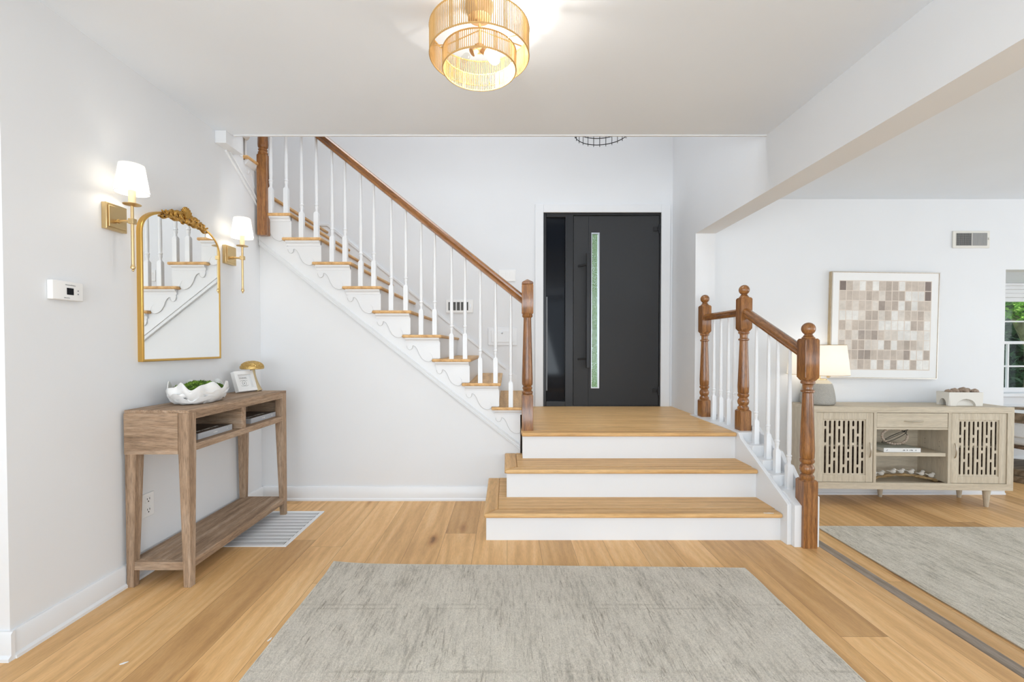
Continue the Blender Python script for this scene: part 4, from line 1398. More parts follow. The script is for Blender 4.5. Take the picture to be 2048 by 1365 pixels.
# ------------------------------------------------------------------ rugs
def rug(name, label, cat, corners, z, th_, m_, edge, curl=None, nx=60, ny=60, wob=0.004, hidden=()):
    """corners: far left, far right, near right, near left."""
    r = thing(name, label, cat, (sum(c[0] for c in corners) / 4, sum(c[1] for c in corners) / 4, z))
    A_, B_, C_, D_ = [Vector((c[0], c[1], 0)) for c in corners]
    O_ = Vector(r.location)
    m = MB()
    G = []
    for j in range(ny + 1):
        v = j / ny
        row = []
        for i in range(nx + 1):
            u_ = i / nx
            p = (A_.lerp(B_, u_)).lerp(D_.lerp(C_, u_), v)
            ex = min(u_, 1 - u_)
            if ex < 0.02:
                p.x += wob * noise.noise(Vector((p.y * 5.0, u_ * 7, 1.3))) * (1 - ex / 0.02)
            zz = th_ + 0.0012 * noise.noise(Vector((p.x * 3, p.y * 3, 0.5)))
            if curl:
                d = math.hypot(u_ * 2.2 / 0.25, v * 0.8 / 0.10)
                zz += curl * max(0, 1 - d) ** 2
            row.append((p.x - O_.x, p.y - O_.y, zz))
        G.append(row)
    V = [[m.bm.verts.new(p) for p in row] for row in G]
    for j in range(ny):
        for i in range(nx):
            m.face([V[j][i], V[j][i + 1], V[j + 1][i + 1], V[j + 1][i]])
    ring = [V[0][i] for i in range(nx + 1)] + [V[j][nx] for j in range(1, ny + 1)] + [V[ny][i] for i in range(nx - 1, -1, -1)] + [V[j][0] for j in range(ny - 1, 0, -1)]
    low_ = [m.bm.verts.new((v_.co.x, v_.co.y, max(0.0008, v_.co.z - th_ + 0.0006))) for v_ in ring]
    k = len(ring)
    for i in range(k):
        m.face([ring[i], low_[i], low_[(i + 1) % k], ring[(i + 1) % k]])
    path = [Vector(v_.co) + Vector((0, 0, -th_ * 0.30)) for v_ in ring]
    m.build('pile', m_, r, smooth=60)
    e = MB()
    e.tube(path, th_ * 0.36, 6, True)
    e.build('binding', edge, r, smooth=60)
    return r


rug('entry_rug', 'greige streaked rug in front of the entry steps', 'rug', ((-0.915, 2.385), (1.232, 2.336), (1.222, 0.55), (-0.920, 0.55)), 0.0, 0.010, 'rug', 'rugedge', 0.012)
rug('living_rug', 'mottled greige rug on the lower living room floor', 'rug', ((2.318, 3.385), (5.60, 3.330), (5.55, 0.3), (2.290, 0.3)), ZL, 0.010, 'rug2', 'rugedge', None)

# ------------------------------------------------------------------ sideboard (local: x along the front, y to the back, z up from the floor)
SBR = R(-2.2)
SBO = Vector((2.556, 3.838, ZL))
sb = thing('sideboard', 'limed wood sideboard with slotted doors behind the landing railing', 'sideboard', SBO, SBR)
SW, SD, SZ0, SZ1 = 1.660, 0.310, 0.150, 0.848


def onsb(x, y, z):
    return (Matrix.Translation(SBO) @ Matrix.Rotation(SBR, 4, 'Z')) @ Vector((x, y, z))


MB().box(0, SW, 0.025, SD, SZ1 - 0.030, SZ1).build('top', 'gre_x', sb, bevel=0.001)
MB().box(0, SW, 0.025, SD, SZ0, SZ0 + 0.030).build('bottom_panel', 'gre_x', sb, bevel=0.001)
for x in (0, SW - 0.030):
    MB().box(x, x + 0.030, 0.025, SD, SZ0 + 0.030, SZ1 - 0.030).build('end_panel', 'gre_z', sb, bevel=0.002)
MB().box(0.030, SW - 0.030, SD - 0.015, SD - 0.003, SZ0 + 0.03, SZ1 - 0.03).build('back_panel', 'gre_x', sb)
for bx in ((0, 0.058, SZ0 + 0.056, SZ1 - 0.050), (SW - 0.052, SW, SZ0 + 0.056, SZ1 - 0.050)):
    MB().box(bx[0], bx[1], -0.005, 0.025, bx[2], bx[3]).build('face_stile', 'gre_z', sb, bevel=0.001)
for bx in ((SZ1 - 0.050, SZ1), (SZ0, SZ0 + 0.056)):
    MB().box(0, SW, -0.005, 0.025, bx[0], bx[1]).build('face_rail', 'gre_x', sb, bevel=0.001)
PX0, PX1 = 0.530, 1.160
for x in (PX0, PX1 - 0.024):
    MB().box(x, x + 0.024, -0.001, SD - 0.015, SZ0 + 0.0562, SZ1 - 0.0502).build('partition', 'gre_z', sb, bevel=0.001)
MB().box(PX0 + 0.024, PX1 - 0.030, 0.012, SD - 0.02, 0.428, 0.458).build('shelf', 'gre_x', sb, bevel=0.002)
for y in (0.08, 0.22):
    m = MB()
    for z in (0.40, 0.50, 0.54):
        m.box(PX1 - 0.0255, PX1 - 0.0235, y - 0.002, y + 0.002, z - 0.002, z + 0.002)
    m.build('peg_hole', 'hole', sb)
for (x, y) in ((0.075, 0.045), (SW - 0.175, 0.035), (0.075, SD - 0.045), (SW - 0.175, SD - 0.035), (0.79, SD - 0.045)):
    m = MB()
    m.lathe([(0.013, 0.0), (0.015, 0.004), (0.028, SZ0)], (x, y), 18)
    m.build('leg', 'gre_z', sb)
# drawer
DZ1, DZ0 = SZ1 - 0.054, 0.672
dw = MB().box(PX0 + 0.027, PX1 - 0.027, 0.002, 0.240, DZ0, DZ1).build('drawer', 'gre_x', sb, bevel=0.002)


def bow_handle(p0, p1, out, parent):
    p0, p1 = Vector(p0), Vector(p1)
    pts_ = []
    for i in range(13):
        f = i / 12
        p = p0.lerp(p1, f)
        p.y -= out * math.sin(PI * f) ** 0.55
        pts_.append(p)
    m = MB()
    m.tube(pts_, [0.0035 + 0.002 * math.sin(PI * i / 12) for i in range(13)], 8)
    return m.build('handle', 'steel_warm', parent)


M['steel_warm'] = plain('champagne_metal', (0.62, 0.56, 0.47), 0.32, 1.0)
bow_handle((0.778, 0.003, 0.727), (0.935, 0.003, 0.727), 0.020, dw)
MB().box(PX0 + 0.024, PX1 - 0.024, 0.004, 0.25, 0.655, 0.670).build('drawer_rail', 'gre_x', sb)


def slot_door(x0, x1, z0, z1, patt, handle_x):
    d = MB()
    s = 0.058
    yo, yi = 0.002, 0.022
    d.box(x0, x0 + s, yo, yi, z0, z1).box(x1 - s, x1, yo, yi, z0, z1).box(x0 + s, x1 - s, yo, yi, z0, z0 + s).box(x0 + s, x1 - s, yo, yi, z1 - s, z1)
    o = d.build('door', 'gre_z', sb, bevel=0.0025)
    # slotted fretwork, set back
    m = MB()
    a0, a1, b0, b1 = x0 + s, x1 - s, z0 + s, z1 - s
    e = 0.012
    m.box(a0, a1, 0.010, 0.0155, b0, b0 + e).box(a0, a1, 0.010, 0.0155, b1 - e, b1)
    n = 9
    pitch = (a1 - a0) / (n + 0.15)
    sw_ = pitch * 0.44
    xs = [a0 + pitch * (i + 0.5) + pitch * 0.075 for i in range(n)]
    edges = [a0] + [v for x in xs for v in (x - sw_ / 2, x + sw_ / 2)] + [a1]
    for i in range(0, len(edges), 2):
        m.box(edges[i], edges[i + 1], 0.010, 0.0155, b0 + e, b1 - e)
    Hh = b1 - b0 - 2 * e
    r_ = sw_ / 2
    for i, x in enumerate(xs):
        for g in patt[i % 3]:
            zc = b1 - e - g * Hh
            up = [(x + r_ * math.cos(t), zc + 0.010 + r_ - r_ * math.sin(t)) for t in [PI * q / 8 for q in range(9)]]
            dn = [(x - r_ * math.cos(t), zc - 0.010 - r_ + r_ * math.sin(t)) for t in [PI * q / 8 for q in range(9)]]
            m.prism(up + dn, 'Y', 0.010, 0.0155)
        for zc, sg in ((b1 - e, 1), (b0 + e, -1)):
            arc = [(x + r_ * math.cos(t), zc - sg * (r_ - r_ * math.sin(t))) for t in [PI * q / 8 for q in range(9)]]
            m.prism(arc + [(x - r_, zc), (x, zc), (x + r_, zc)][::1], 'Y', 0.010, 0.0155)
    m.build('slotted_panel', 'gre_z', o)
    bow_handle((handle_x, 0.003, 0.418), (handle_x, 0.003, 0.545), 0.018, o)


slot_door(0.060, PX0 - 0.003, SZ0 + 0.058, SZ1 - 0.052, ((0.13, 0.44), (0.27, 0.855), (0.565, 0.73)), PX0 - 0.030)
slot_door(PX1 + 0.004, SW - 0.054, SZ0 + 0.058, SZ1 - 0.052, ((0.28, 0.43), (0.13, 0.735), (0.57, 0.88)), PX1 + 0.032)
for xa, xb in ((0.035, PX0), (PX1, SW - 0.035)):
    MB().box(xa, xb, 0.04, SD - 0.024, 0.500, 0.515).build('inner_shelf', 'gre_x', sb)
    MB().box(xa - 0.004, xb - 0.001, SD - 0.023, SD - 0.016, SZ0 + 0.031, SZ1 - 0.031).box(xa - 0.004, xa + 0.001, 0.030, SD - 0.024, SZ0 + 0.031, SZ1 - 0.031).box(xb - 0.006, xb - 0.001, 0.030, SD - 0.024, SZ0 + 0.031, SZ1 - 0.031).build('shade_lining', 'walnut', sb)  # dark panels added to put shade into the door compartments

# table lamp
p = onsb(0.168, 0.165, SZ1)
tl = thing('table_lamp', 'speckled stoneware lamp with lit linen shade on the sideboard', 'lamp', p)
m = MB()
m.lathe([(0.100, 0.0), (0.122, 0.004), (0.132, 0.016), (0.134, 0.034), (0.130, 0.075), (0.122, 0.125), (0.112, 0.168), (0.104, 0.185)], n=40)
m.build('lamp_base', 'stone', tl, smooth=60)
m = MB()
m.lathe([(0.1045, 0.184), (0.092, 0.200), (0.072, 0.213), (0.070, 0.216)], n=40)
m.build('base_shoulder', 'stonetop', tl, smooth=60)
m = MB()
m.lathe([(0.070, 0.216), (0.070, 0.223)], n=30)
m.lathe([(0.022, 0.222), (0.022, 0.262), (0.014, 0.266), (0.014, 0.320)], n=20)
m.build('neck', 'brass', tl)
m = MB()
rb, rt, zb, zt = 0.232, 0.205, 0.262, 0.518
m.lathe([(rb, zb), (rb + 0.001, zb + 0.004), (rt + 0.001, zt - 0.004), (rt, zt)], n=56, cap=False)
m.build('lamp_shade', 'shade', tl)
m = MB()
for r_, z_ in ((rb, zb), (rt, zt)):
    m.tube([(r_ * math.cos(2 * PI * i / 48), r_ * math.sin(2 * PI * i / 48), z_) for i in range(48)], 0.002, 6, True)
for i in range(3):
    a = 2 * PI * i / 3
    m.tube([(0, 0, zt - 0.012), (rt * math.cos(a), rt * math.sin(a), zt - 0.004)], 0.002, 6)
m.build('shade_ring', 'brass', tl)
m = MB()
m.ball((0, 0, 0.375), 0.028, (1, 1, 1.25))
m.build('bulb', 'bulb_lamp', tl)
m = MB()
m.tube([(0, 0, zt - 0.014), (0, 0, zt + 0.010)], 0.003, 8)
m.ball((0, 0, zt + 0.014), 0.007)
m.build('finial', 'steel', tl)

# plaster tray with shells
p = onsb(1.335, 0.125, SZ1)
tr = thing('footed_tray', 'cream rectangular footed tray with arched sides on the sideboard', 'tray', p, SBR)
tw, td, th2 = 0.140, 0.062, 0.116
m = MB()


def arched(w_, rise, a):
    pts_ = [(-w_, th2), (-w_ * 0.93, 0.0), (-w_ * 0.66, 0.0)]
    for i in range(15):
        t = PI * (1 - i / 14)
        pts_.append((w_ * 0.56 * math.cos(t), rise * math.sin(t)))
    return pts_ + [(w_ * 0.66, 0.0), (w_ * 0.93, 0.0), (w_, th2)]


m.prism(arched(tw, 0.060, 0), 'Y', -td, -td + 0.012)
m.prism(arched(tw, 0.060, 0), 'Y', td - 0.012, td)
m.prism(arched(td, 0.060, 0), 'X', -tw, -tw + 0.012)
m.prism(arched(td, 0.060, 0), 'X', tw - 0.012, tw)
m.box(-tw + 0.01, tw - 0.01, -td + 0.01, td - 0.01, 0.074, 0.082)
for w_, ax, lim in ((tw, 'Y', td), (td, 'X', tw)):
    ins = [(w_ * 0.56 * math.cos(PI * i / 14), 0.060 * math.sin(PI * i / 14)) for i in range(15)]
    out = [((w_ * 0.56 + 0.006) * math.cos(PI * i / 14), 0.066 * math.sin(PI * i / 14)) for i in range(15)]
    m.prism(ins + out[::-1], ax, -lim + 0.0115, lim - 0.0115)
m.build('tray_body', 'cream', tr, bevel=0.0015)
rnd = random.Random(3)
first = None
shells = [(-0.118, -0.03, 0.9, 0.3, 'small brown shell at the end of the tray nearest the lamp'), (-0.062, -0.02, 1.1, 1.0, 'ridged brown shell second from the lamp end of the tray'),
          (-0.012, 0.035, 0.8, 2.0, 'pale flat shell low in the middle of the tray'), (0.028, -0.02, 1.25, 0.5, 'largest brown shell standing highest in the tray'),
          (0.080, 0.02, 1.05, 2.4, 'grey brown shell beside the largest one'), (0.128, -0.02, 1.0, 1.2, 'dark pointed shell at the window end of the tray')]
for i, (x, y, s, a, lab) in enumerate(shells):
    s *= 0.80
    q = onsb(1.335 + x * 0.86, 0.125 + y * 0.7, SZ1 + 0.094)
    s_ = thing('sea_shell', lab, 'shell', q, SBR + a, 'shells in the footed tray')
    m = MB()
    g = []
    n = 26
    for j in range(n + 1):
        f = j / n
        r_ = 0.034 * s * (1 - f) ** 0.7
        tt = f * 3.2 * 2 * PI
        g.append(((0.045 * s * f - 0.012) + 0.0, 0.55 * r_ * math.cos(tt), 0.025 * s + 0.55 * r_ * math.sin(tt)))
    m.tube(g, [0.0235 * s * (1 - 0.9 * j / n) + 0.001 for j in range(n + 1)], 10)
    m.build('whorl', 'shell', s_, smooth=60)

# beaded ring on a book
p = onsb(0.790, 0.150, 0.4582)
b, hx, hy = book('white spined book lying on the sideboard shelf', -0.152 + p.x, 0.152 + p.x, p.y - 0.118, p.y + 0.112, p.z, 0.034, 'bookgreen', 'bookgreen', 'Y', 'ink', 2)
b.rotation_euler = (0, 0, SBR)
MB().box(-hx, hx, -hy - 0.001, -hy + 0.003, 0, 0.0345).build('spine', 'bookwhite', b, bevel=0.001, seg=1)
ms = marks(11, 0.112, 0.010, 8, 0.3).build('spine_lettering', 'ink', b)
ms.matrix_local = basis((1, 0, 0), (0, 1, 0), (0, 0, 1), (0.006, -hy - 0.0014, 0.012))
ms = MB().prism([(-0.132, 0.010), (-0.126, 0.011), (-0.118, 0.021), (-0.121, 0.022)], 'Y', -hy - 0.0016, -hy - 0.0008).build('spine_emblem', 'ink', b)
p = onsb(0.800, 0.125, 0.4925)
bd = thing('bead_ring', 'ring of pale wooden beads on crossed black hoops atop the white spined book', 'ornament', p, SBR)
TB = Matrix.Translation((0, 0, 0.082)) @ Euler((R(20), R(15), 0)).to_matrix().to_4x4()
RBX, RBZ = 0.104, 0.064
rnd = random.Random(12)
fb = None
for i in range(30):
    if 8 < i < 13:
        continue
    a = -PI / 2 + 2 * PI * (i + 0.5) / 30 + 0.25
    c_ = TB @ Vector((RBX * math.cos(a), 0, RBZ * 1.12 * math.sin(a)))
    if fb is None:
        m = MB()
        m.ball((0, 0, 0), 0.0112, (1, 1, 0.92), 2)
        fb = o = m.build('bead', 'bead', bd, smooth=70)
    else:
        o = fb.copy()
        col.objects.link(o)
    o.location = c_
    o.rotation_euler = (rnd.random() * 3, rnd.random() * 3, rnd.random() * 3)
m = MB()
m.tube([TB @ Vector((RBX * math.cos(2 * PI * i / 48), 0.0, RBZ * 1.12 * math.sin(2 * PI * i / 48))) for i in range(48)], 0.0022, 6, True)
m.build('wire_hoop', 'black', bd)
for sg, off in ((1, -0.008), (-1, 0.012)):
    m = MB()
    m.tube([TB @ Vector((0.066 * math.cos(2 * PI * i / 48), 0.018 * math.sin(2 * PI * i / 48) * sg, 0.078 * math.cos(2 * PI * i / 48) + off + 0.012 * math.sin(2 * PI * i / 48))) for i in range(48)], 0.0022, 6, True)
    m.build('wire_hoop', 'black', bd)

# birds on a branch
p = onsb(0.856, 0.120, SZ0 + 0.0302)
bb = thing('bird_branch', 'seven chalky white birds perched on a curved driftwood branch', 'ornament', p, SBR)
BP = lambda f: Vector((-0.27 + 0.56 * f, 0.012 * math.sin(f * 5), 0.014 + 0.046 * math.sin(PI * min(1, f * 0.98)) ** 0.9))
m = MB()
m.tube([BP(i / 30) + Vector((0, 0, 0.002 * math.sin(i * 1.7))) for i in range(31)], [0.0125 + 0.003 * math.sin(i * 0.9) - (0.002 if i in (0, 30) else 0) for i in range(31)], 10)
m.build('branch', 'branch', bb, smooth=60)
fbird = None
for f, fl in ((0.075, 1), (0.185, 1), (0.375, 1), (0.485, 1), (0.625, 1), (0.775, 1), (0.905, 1)):
    if fbird is None:
        m = MB()
        m.ball((0, 0, 0.019), 0.020, (1.10, 0.80, 0.90), 3)
        m.ball((0.012, 0, 0.036), 0.0128, (1.08, 0.92, 0.95), 3)
        m.loft([[(-0.010, -0.012, 0.026), (-0.010, 0.012, 0.026), (-0.008, 0.010, 0.014), (-0.008, -0.010, 0.014)], [(-0.046, -0.004, 0.031), (-0.046, 0.004, 0.031), (-0.046, 0.004, 0.028), (-0.046, -0.004, 0.028)]])
        m.lathe([(0.0042, 0.0), (0.0003, 0.010)], n=8)
        vs = list(m.bm.verts)[-16:]
        for v_ in vs:
            v_.co = Vector((0.0235 + v_.co.z, v_.co.y, 0.035 + v_.co.x))
        fbird = o = m.build('bird', 'bird', bb, smooth=70)
    else:
        o = fbird.copy()
        col.objects.link(o)
    o.location = BP(f) + Vector((0, 0, 0.0105))
    o.rotation_euler = (0, R(-6 if int(f * 100) % 2 else 5), R(-24 + (int(f * 1000) * 37) % 38))

# framed abstract grid on the wall (the frame hangs slightly turned)
art = thing('framed_art', 'large square framed grid of beige and taupe paper tiles above the sideboard', 'artwork', (3.408, YF, 1.344))
art.rotation_euler = (0, R(0.75), 0)
hw, hh, D_ = 0.486, 0.482, 0.042
for nm, m_, bx in (('frame_side', 'oakframe', (-hw, -hw + 0.010, -D_, 0, -hh, hh)), ('frame_side', 'oakframe', (hw - 0.010, hw, -D_, 0, -hh, hh)),
                   ('frame_rail', 'oakframe', (-hw + 0.010, hw - 0.010, -D_, 0, hh - 0.010, hh)), ('frame_rail', 'oakframe', (-hw + 0.010, hw - 0.010, -D_, 0, -hh, -hh + 0.010))):
    MB().box(*bx).build(nm, m_, art, bevel=0.001)
m = MB()
m.box(-hw, -hw + 0.006, -D_ - 0.002, -D_, -hh + 0.008, hh - 0.008).box(hw - 0.008, hw, -D_ - 0.002, -D_, -hh + 0.008, hh - 0.008).box(-hw, hw, -D_ - 0.002, -D_, hh - 0.008, hh).box(-hw, hw, -D_ - 0.002, -D_, -hh, -hh + 0.008)
m.build('frame_lip', 'silver', art)
MB().box(-hw + 0.009, hw - 0.009, -D_ + 0.002, -D_ + 0.010, -hh + 0.009, hh - 0.009).build('mat_board', 'mat', art)
GR = ['52102023302225', '22223213330005', '12122142303022', '00013312012231', '31222200000330', '12143421100010', '21331103023210', '22244222224003', '01132030300300']
PAL = [(0.80, 0.79, 0.76), (0.72, 0.67, 0.61), (0.60, 0.53, 0.465), (0.50, 0.435, 0.38), (0.40, 0.345, 0.305), (0.25, 0.205, 0.185)]


def tile_material():
    t = NT('stained_paper_tiles')
    at = t.n('ShaderNodeVertexColor', layer_name='tint')
    n1 = t.noise(t.coord((1, 1, 1), False), 9, 4, 0.6, 0.5)
    n2 = t.noise(t.coord((1, 1, 1), False), 60, 3, 0.6)
    c_ = t.mix(0.55, at.outputs[0], t.ramp(n1, [(0.35, (0.80, 0.78, 0.76)), (0.65, (1.12, 1.1, 1.08))]), 'MULTIPLY')
    c_ = t.mix(0.5, c_, t.ramp(n2, [(0.3, (0.88, 0.87, 0.86)), (0.6, (1, 1, 1))]), 'MULTIPLY')
    t.l(c_, t.b.inputs['Base Color'])
    t.b.inputs['Roughness'].default_value = 0.85
    return t.m


rnd = random.Random(21)
me = bpy.data.meshes.new('tile_print')
vs, fs, cs = [], [], []
gx0, gx1, gz0, gz1 = -0.415, 0.411, -0.400, 0.398
pw, ph = (gx1 - gx0) / 14, (gz1 - gz0) / 9
for r_ in range(9):
    for c in range(14):
        x0 = gx0 + c * pw + 0.0025 + rnd.uniform(-0.002, 0.003)
        x1 = gx0 + (c + 1) * pw - 0.0025 + rnd.uniform(-0.003, 0.002)
        z1 = gz1 - r_ * ph - 0.0025
        z0 = gz1 - (r_ + 1) * ph + 0.003 + rnd.uniform(-0.001, 0.002)
        k = len(vs)
        vs += [(x0, -D_ + 0.0010, z0), (x1, -D_ + 0.0010, z0), (x1 + rnd.uniform(-0.001, 0.001), -D_ + 0.0010, z1), (x0, -D_ + 0.0010, z1)]
        fs.append((k, k + 1, k + 2, k + 3))
        k_ = rnd.uniform(-0.03, 0.03)
        cs.append(tuple(min(1, v + k_) for v in PAL[int(GR[r_][c])]))
me.from_pydata(vs, [], fs)
ca = me.color_attributes.new('tint', 'FLOAT_COLOR', 'CORNER')
for f, cc in zip(me.polygons, cs):
    for li in f.loop_indices:
        ca.data[li].color = (*cc, 1)
me.materials.append(tile_material())
o = bpy.data.objects.new('tile_print', me)
col.objects.link(o)
o.parent = art
M['grout'] = plain('blush_line', (0.72, 0.64, 0.56), 0.8)
MB().box(gx0 - 0.004, gx1 + 0.004, -D_ + 0.0015, -D_ + 0.0025, gz0 - 0.004, gz1 + 0.004).build('print_ground', 'grout', art)

# register high on the art wall
vr = thing('wall_register', 'cream air register high on the wall beside the art', 'vent', (4.206, YF, 2.124))
MB().box(-0.167, 0.167, -0.012, 0, -0.077, 0.077).build('register_frame', 'ventcream', vr, bevel=0.003)
MB().box(-0.138, 0.138, -0.0135, -0.011, -0.056, 0.056).build('register_opening', 'hole', vr)
m = MB()
for i in range(12):
    x = -0.136 + i * 0.0118
    m.box(x, x + 0.003, -0.017, -0.012, -0.056, 0.056)
for i in range(7):
    z = -0.052 + i * 0.017
    m.box(-0.138, 0.0, -0.015, -0.0125, z, z + 0.002)
m.build('register_grid', 'ventgrey', vr)
m = MB()
for i in range(16):
    x = 0.006 + i * 0.0083
    m.box(x, x + 0.0062, -0.018, -0.012, -0.056, 0.056)
m.build('register_louver', 'ventgrey', vr)
MB().box(-0.003, 0.003, -0.018, -0.011, -0.058, 0.058).box(0.148, 0.158, -0.020, -0.010, -0.004, 0.014).build('register_lever', 'ventcream', vr)

# ------------------------------------------------------------------ window bay
wn = tag(bpy.data.objects.new('window_1', None), 'white double hung garden window in the bay', 'window', None, 'structure')
col.objects.link(wn)
wn.location = (6.16, 5.10, 1.17)
m = MB()
X0, X1, Z0, Z1 = 5.46, 6.86, 0.64, 1.70
Y0 = 5.10
m.box(5.36, X0, Y0 - 0.018, Y0, Z0 - 0.05, 1.745).box(X1, 6.96, Y0 - 0.018, Y0, Z0 - 0.05, 1.745).box(5.36, 6.96, Y0 - 0.020, Y0, 1.70, 1.745)
m.box(5.34, 6.98, Y0 - 0.030, Y0, 1.745, 1.785).box(5.33, 6.99, Y0 - 0.045, Y0, 1.785, 1.825).box(5.32, 7.0, Y0 - 0.06, Y0, 1.825, 1.852)
W(m.build('window_casing', 'trim', None, bevel=0.003), wn)
m = MB()
m.box(5.33, 6.99, Y0 - 0.060, Y0 + 0.02, 0.592, 0.630).box(5.36, 6.96, Y0 - 0.022, Y0, 0.500, 0.592).box(5.35, 6.97, Y0 - 0.032, Y0, 0.478, 0.502)
W(m.build('window_sill', 'trim', None, bevel=0.004), wn)
ys0, ys1 = Y0 + 0.02, Y0 + 0.055
m = MB()
m.box(X0, X1, ys0, ys1, 1.655, 1.70).box(X0, X0 + 0.035, ys0, ys1, 1.212, 1.655).box(X1 - 0.035, X1, ys0, ys1, 1.212, 1.655).box(X0, X1, ys0, ys1, 1.180, 1.212)
m.box(X0, X1, ys0 + 0.01, ys1 - 0.01, 1.425, 1.443)
W(m.build('upper_sash', 'trim', None, bevel=0.002), wn)
m = MB()
yl0, yl1 = Y0 - 0.012, Y0 + 0.018
m.box(X0, X1, yl0, yl1, 0.64, 0.690).box(X0, X0 + 0.035, yl0, yl1, 0.69, 1.178).box(X1 - 0.035, X1, yl0, yl1, 0.69, 1.178).box(X0, X1, yl0, yl1, 1.178, 1.206)
m.box(X0, X1, yl0 + 0.006, yl1 - 0.006, 0.921, 0.939)
for x in (5.612, 6.16, 6.70):
    m.box(x - 0.010, x + 0.010, yl0 + 0.0045, yl1 - 0.0045, 0.689, 1.179)
W(m.build('lower_sash', 'trim', None, bevel=0.002), wn)
W(MB().box(X0 + 0.02, X1 - 0.02, ys0 + 0.012, ys0 + 0.016, 1.2, 1.67).box(X0 + 0.02, X1 - 0.02, yl0 + 0.012, yl0 + 0.016, 0.68, 1.19).build('window_glass', 'pane', None), wn)
MBW = MB().box(4.52, 8.0, Y0 - 0.02, Y0, 0.300, 0.325).box(4.52, 8.0, Y0 - 0.014, Y0, 0.110, 0.125)
struct(MBW, 'trim_4', 'trim', 'white rails of the wall panelling under the bay window', bevel=0.003)

# armchair in the bay
ch = thing('armchair', 'white upholstered armchair on a stepped brown wood base in the window bay', 'chair', (5.420, 4.640, ZL), R(12))
m = MB()
m.lathe([(0.385, 0.0), (0.390, 0.005), (0.390, 0.056), (0.384, 0.062)], n=64)
m.build('base_step', 'plinth', ch)
m = MB()
m.lathe([(0.345, 0.062), (0.350, 0.066), (0.350, 0.118), (0.344, 0.124)], n=64)
m.build('base_step', 'plinth', ch)
m = MB()
m.lathe([(0.07, 0.124), (0.05, 0.16), (0.05, 0.325)], n=30)
m.build('pedestal', 'walnut', ch)
MB().box(-0.30, 0.30, -0.27, 0.27, 0.322, 0.360).build('seat_rail', 'walnut', ch, bevel=0.010)
MB().box(-0.315, 0.315, -0.285, 0.285, 0.358, 0.475).build('seat_cushion', 'boucle', ch, bevel=0.045, seg=4)
o_, i_ = [], []
for k in range(25):
    a = R(-20 + 220 * k / 24)
    o_.append((0.345 * math.cos(a), 0.325 * math.sin(a)))
    i_.append((0.290 * math.cos(a), 0.270 * math.sin(a)))
MB().prism(o_ + i_[::-1], 'Z', 0.440, 0.665).build('back_cushion', 'boucle', ch, bevel=0.02, seg=3)
o2 = [(x * 1.06, y * 1.06) for x, y in o_]
MB().prism(o2 + o_[::-1], 'Z', 0.590, 0.690).build('arm_rail', 'plinth', ch, bevel=0.006)

# ------------------------------------------------------------------ garden outside
struct(MB().box(-6, 18, 5.3, 22, -0.5, -0.35), 'ground_garden', 'lawn', 'green lawn outside the house')


def foliage(name, label, cat, loc, clumps, n, size, m_, seed, trunk=None):
    t = thing(name, label, cat, loc)
    rnd_ = random.Random(seed)
    m = MB()
    for i in range(n):
        cx, cy, cz, rx, ry, rz = clumps[i % len(clumps)]
        d = Vector((rnd_.gauss(0, 1), rnd_.gauss(0, 1), rnd_.gauss(0, 1))).normalized() * (rnd_.random() ** 0.4)
        c_ = Vector((cx + d.x * rx, cy + d.y * ry, cz + d.z * rz))
        e = Euler((rnd_.uniform(-0.9, 0.9), rnd_.uniform(-0.9, 0.9), rnd_.uniform(0, 6.28))).to_matrix()
        s = size * rnd_.uniform(0.6, 1.3)
        q = [c_ + e @ Vector(v_) for v_ in ((-s, 0, 0), (-0.2 * s, -0.42 * s, 0.08 * s), (s, 0, -0.1 * s), (-0.2 * s, 0.42 * s, 0.08 * s))]
        m.face([m.bm.verts.new(v_) for v_ in q])
    m.build('foliage', m_, t, smooth=5)
    if trunk:
        tb = MB()
        for p_, r_ in trunk:
            tb.tube(p_, r_, 12)
        tb.build('trunk', 'bark', t, smooth=60)
    return t


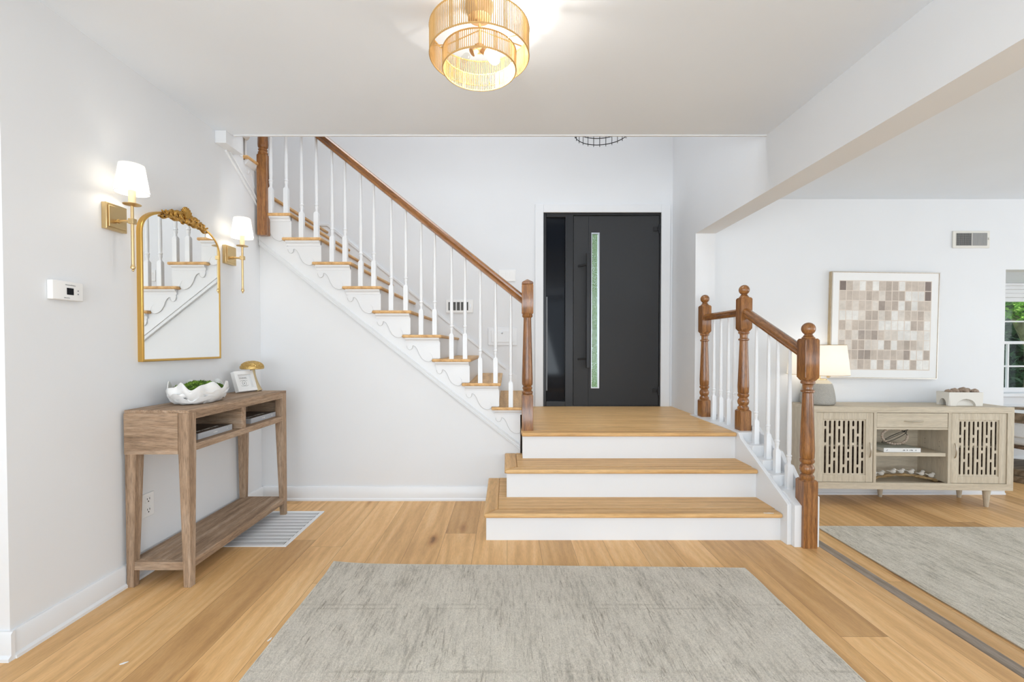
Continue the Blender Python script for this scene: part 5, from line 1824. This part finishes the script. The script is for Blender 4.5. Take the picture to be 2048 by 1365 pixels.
foliage('garden_tree', 'leafy green tree with a forked pale trunk outside the bay window', 'tree', (12.3, 10.6, -0.35),
        [(-0.6, -0.8, 2.5, 1.0, 0.8, 0.5), (0.6, -0.5, 2.7, 1.2, 1.0, 0.6), (1.6, 0.0, 2.4, 1.0, 1.0, 0.7), (-1.6, 0.2, 2.9, 1.2, 1.0, 0.6)], 3200, 0.11, 'leaf', 5,
        [([(0.10, 0, 0), (0.06, 0, 0.9), (0.0, 0, 1.5), (0.12, 0, 2.2), (0.4, 0.1, 3.0)], [0.26, 0.20, 0.18, 0.13, 0.06]),
         ([(0.0, 0, 1.35), (-0.35, -0.05, 1.85), (-0.8, -0.1, 2.5)], [0.13, 0.10, 0.05])])
foliage('garden_hedge', 'dark green hedge far outside the bay window', 'hedge', (14.5, 13.2, -0.35),
        [(-4.0 + 1.3 * i, 0.5 * math.sin(i * 2.0), 0.8 + 1.5 * jj + 0.4 * math.sin(i * 1.7), 1.0, 0.7, 1.1) for i in range(7) for jj in (0, 1)], 15000, 0.17, 'leafdark', 8)
foliage('garden_hedge', 'bright green shrubs seen through the glass strip of the entry door', 'hedge', (1.35, 9.6, -0.35),
        [(-0.8 + 0.4 * i, 0.3 * math.sin(i), 0.7 + 1.05 * jj + 0.2 * math.sin(i * 1.9), 0.5, 0.45, 0.75) for i in range(6) for jj in (0, 1, 2, 3)], 11000, 0.085, 'leaf', 11)

# two tiny pale scraps lying on the boards
for nm_, lab, x, y, a in (('paper_scrap', 'tiny pale curled scrap on the floorboards near the passage corner', -1.398, 1.640, 0.5), ('paper_scrap', 'tiny pale chip on the floorboards at the rug edge', -0.935, 1.775, 1.2)):
    t = thing(nm_, lab, 'scrap', (x, y, 0.0), a)
    m = MB()
    m.loft([[(-0.012, -0.003, 0.0006), (-0.012, 0.002, 0.0006), (-0.012, 0.002, 0.0016), (-0.012, -0.003, 0.0016)], [(0, -0.005, 0.0006), (0, 0.003, 0.0006), (0, 0.003, 0.0030), (0, -0.005, 0.0022)],
               [(0.013, 0.002, 0.0006), (0.013, 0.005, 0.0006), (0.013, 0.005, 0.0014), (0.013, 0.002, 0.0014)]])
    m.build('scrap', 'mat', t)
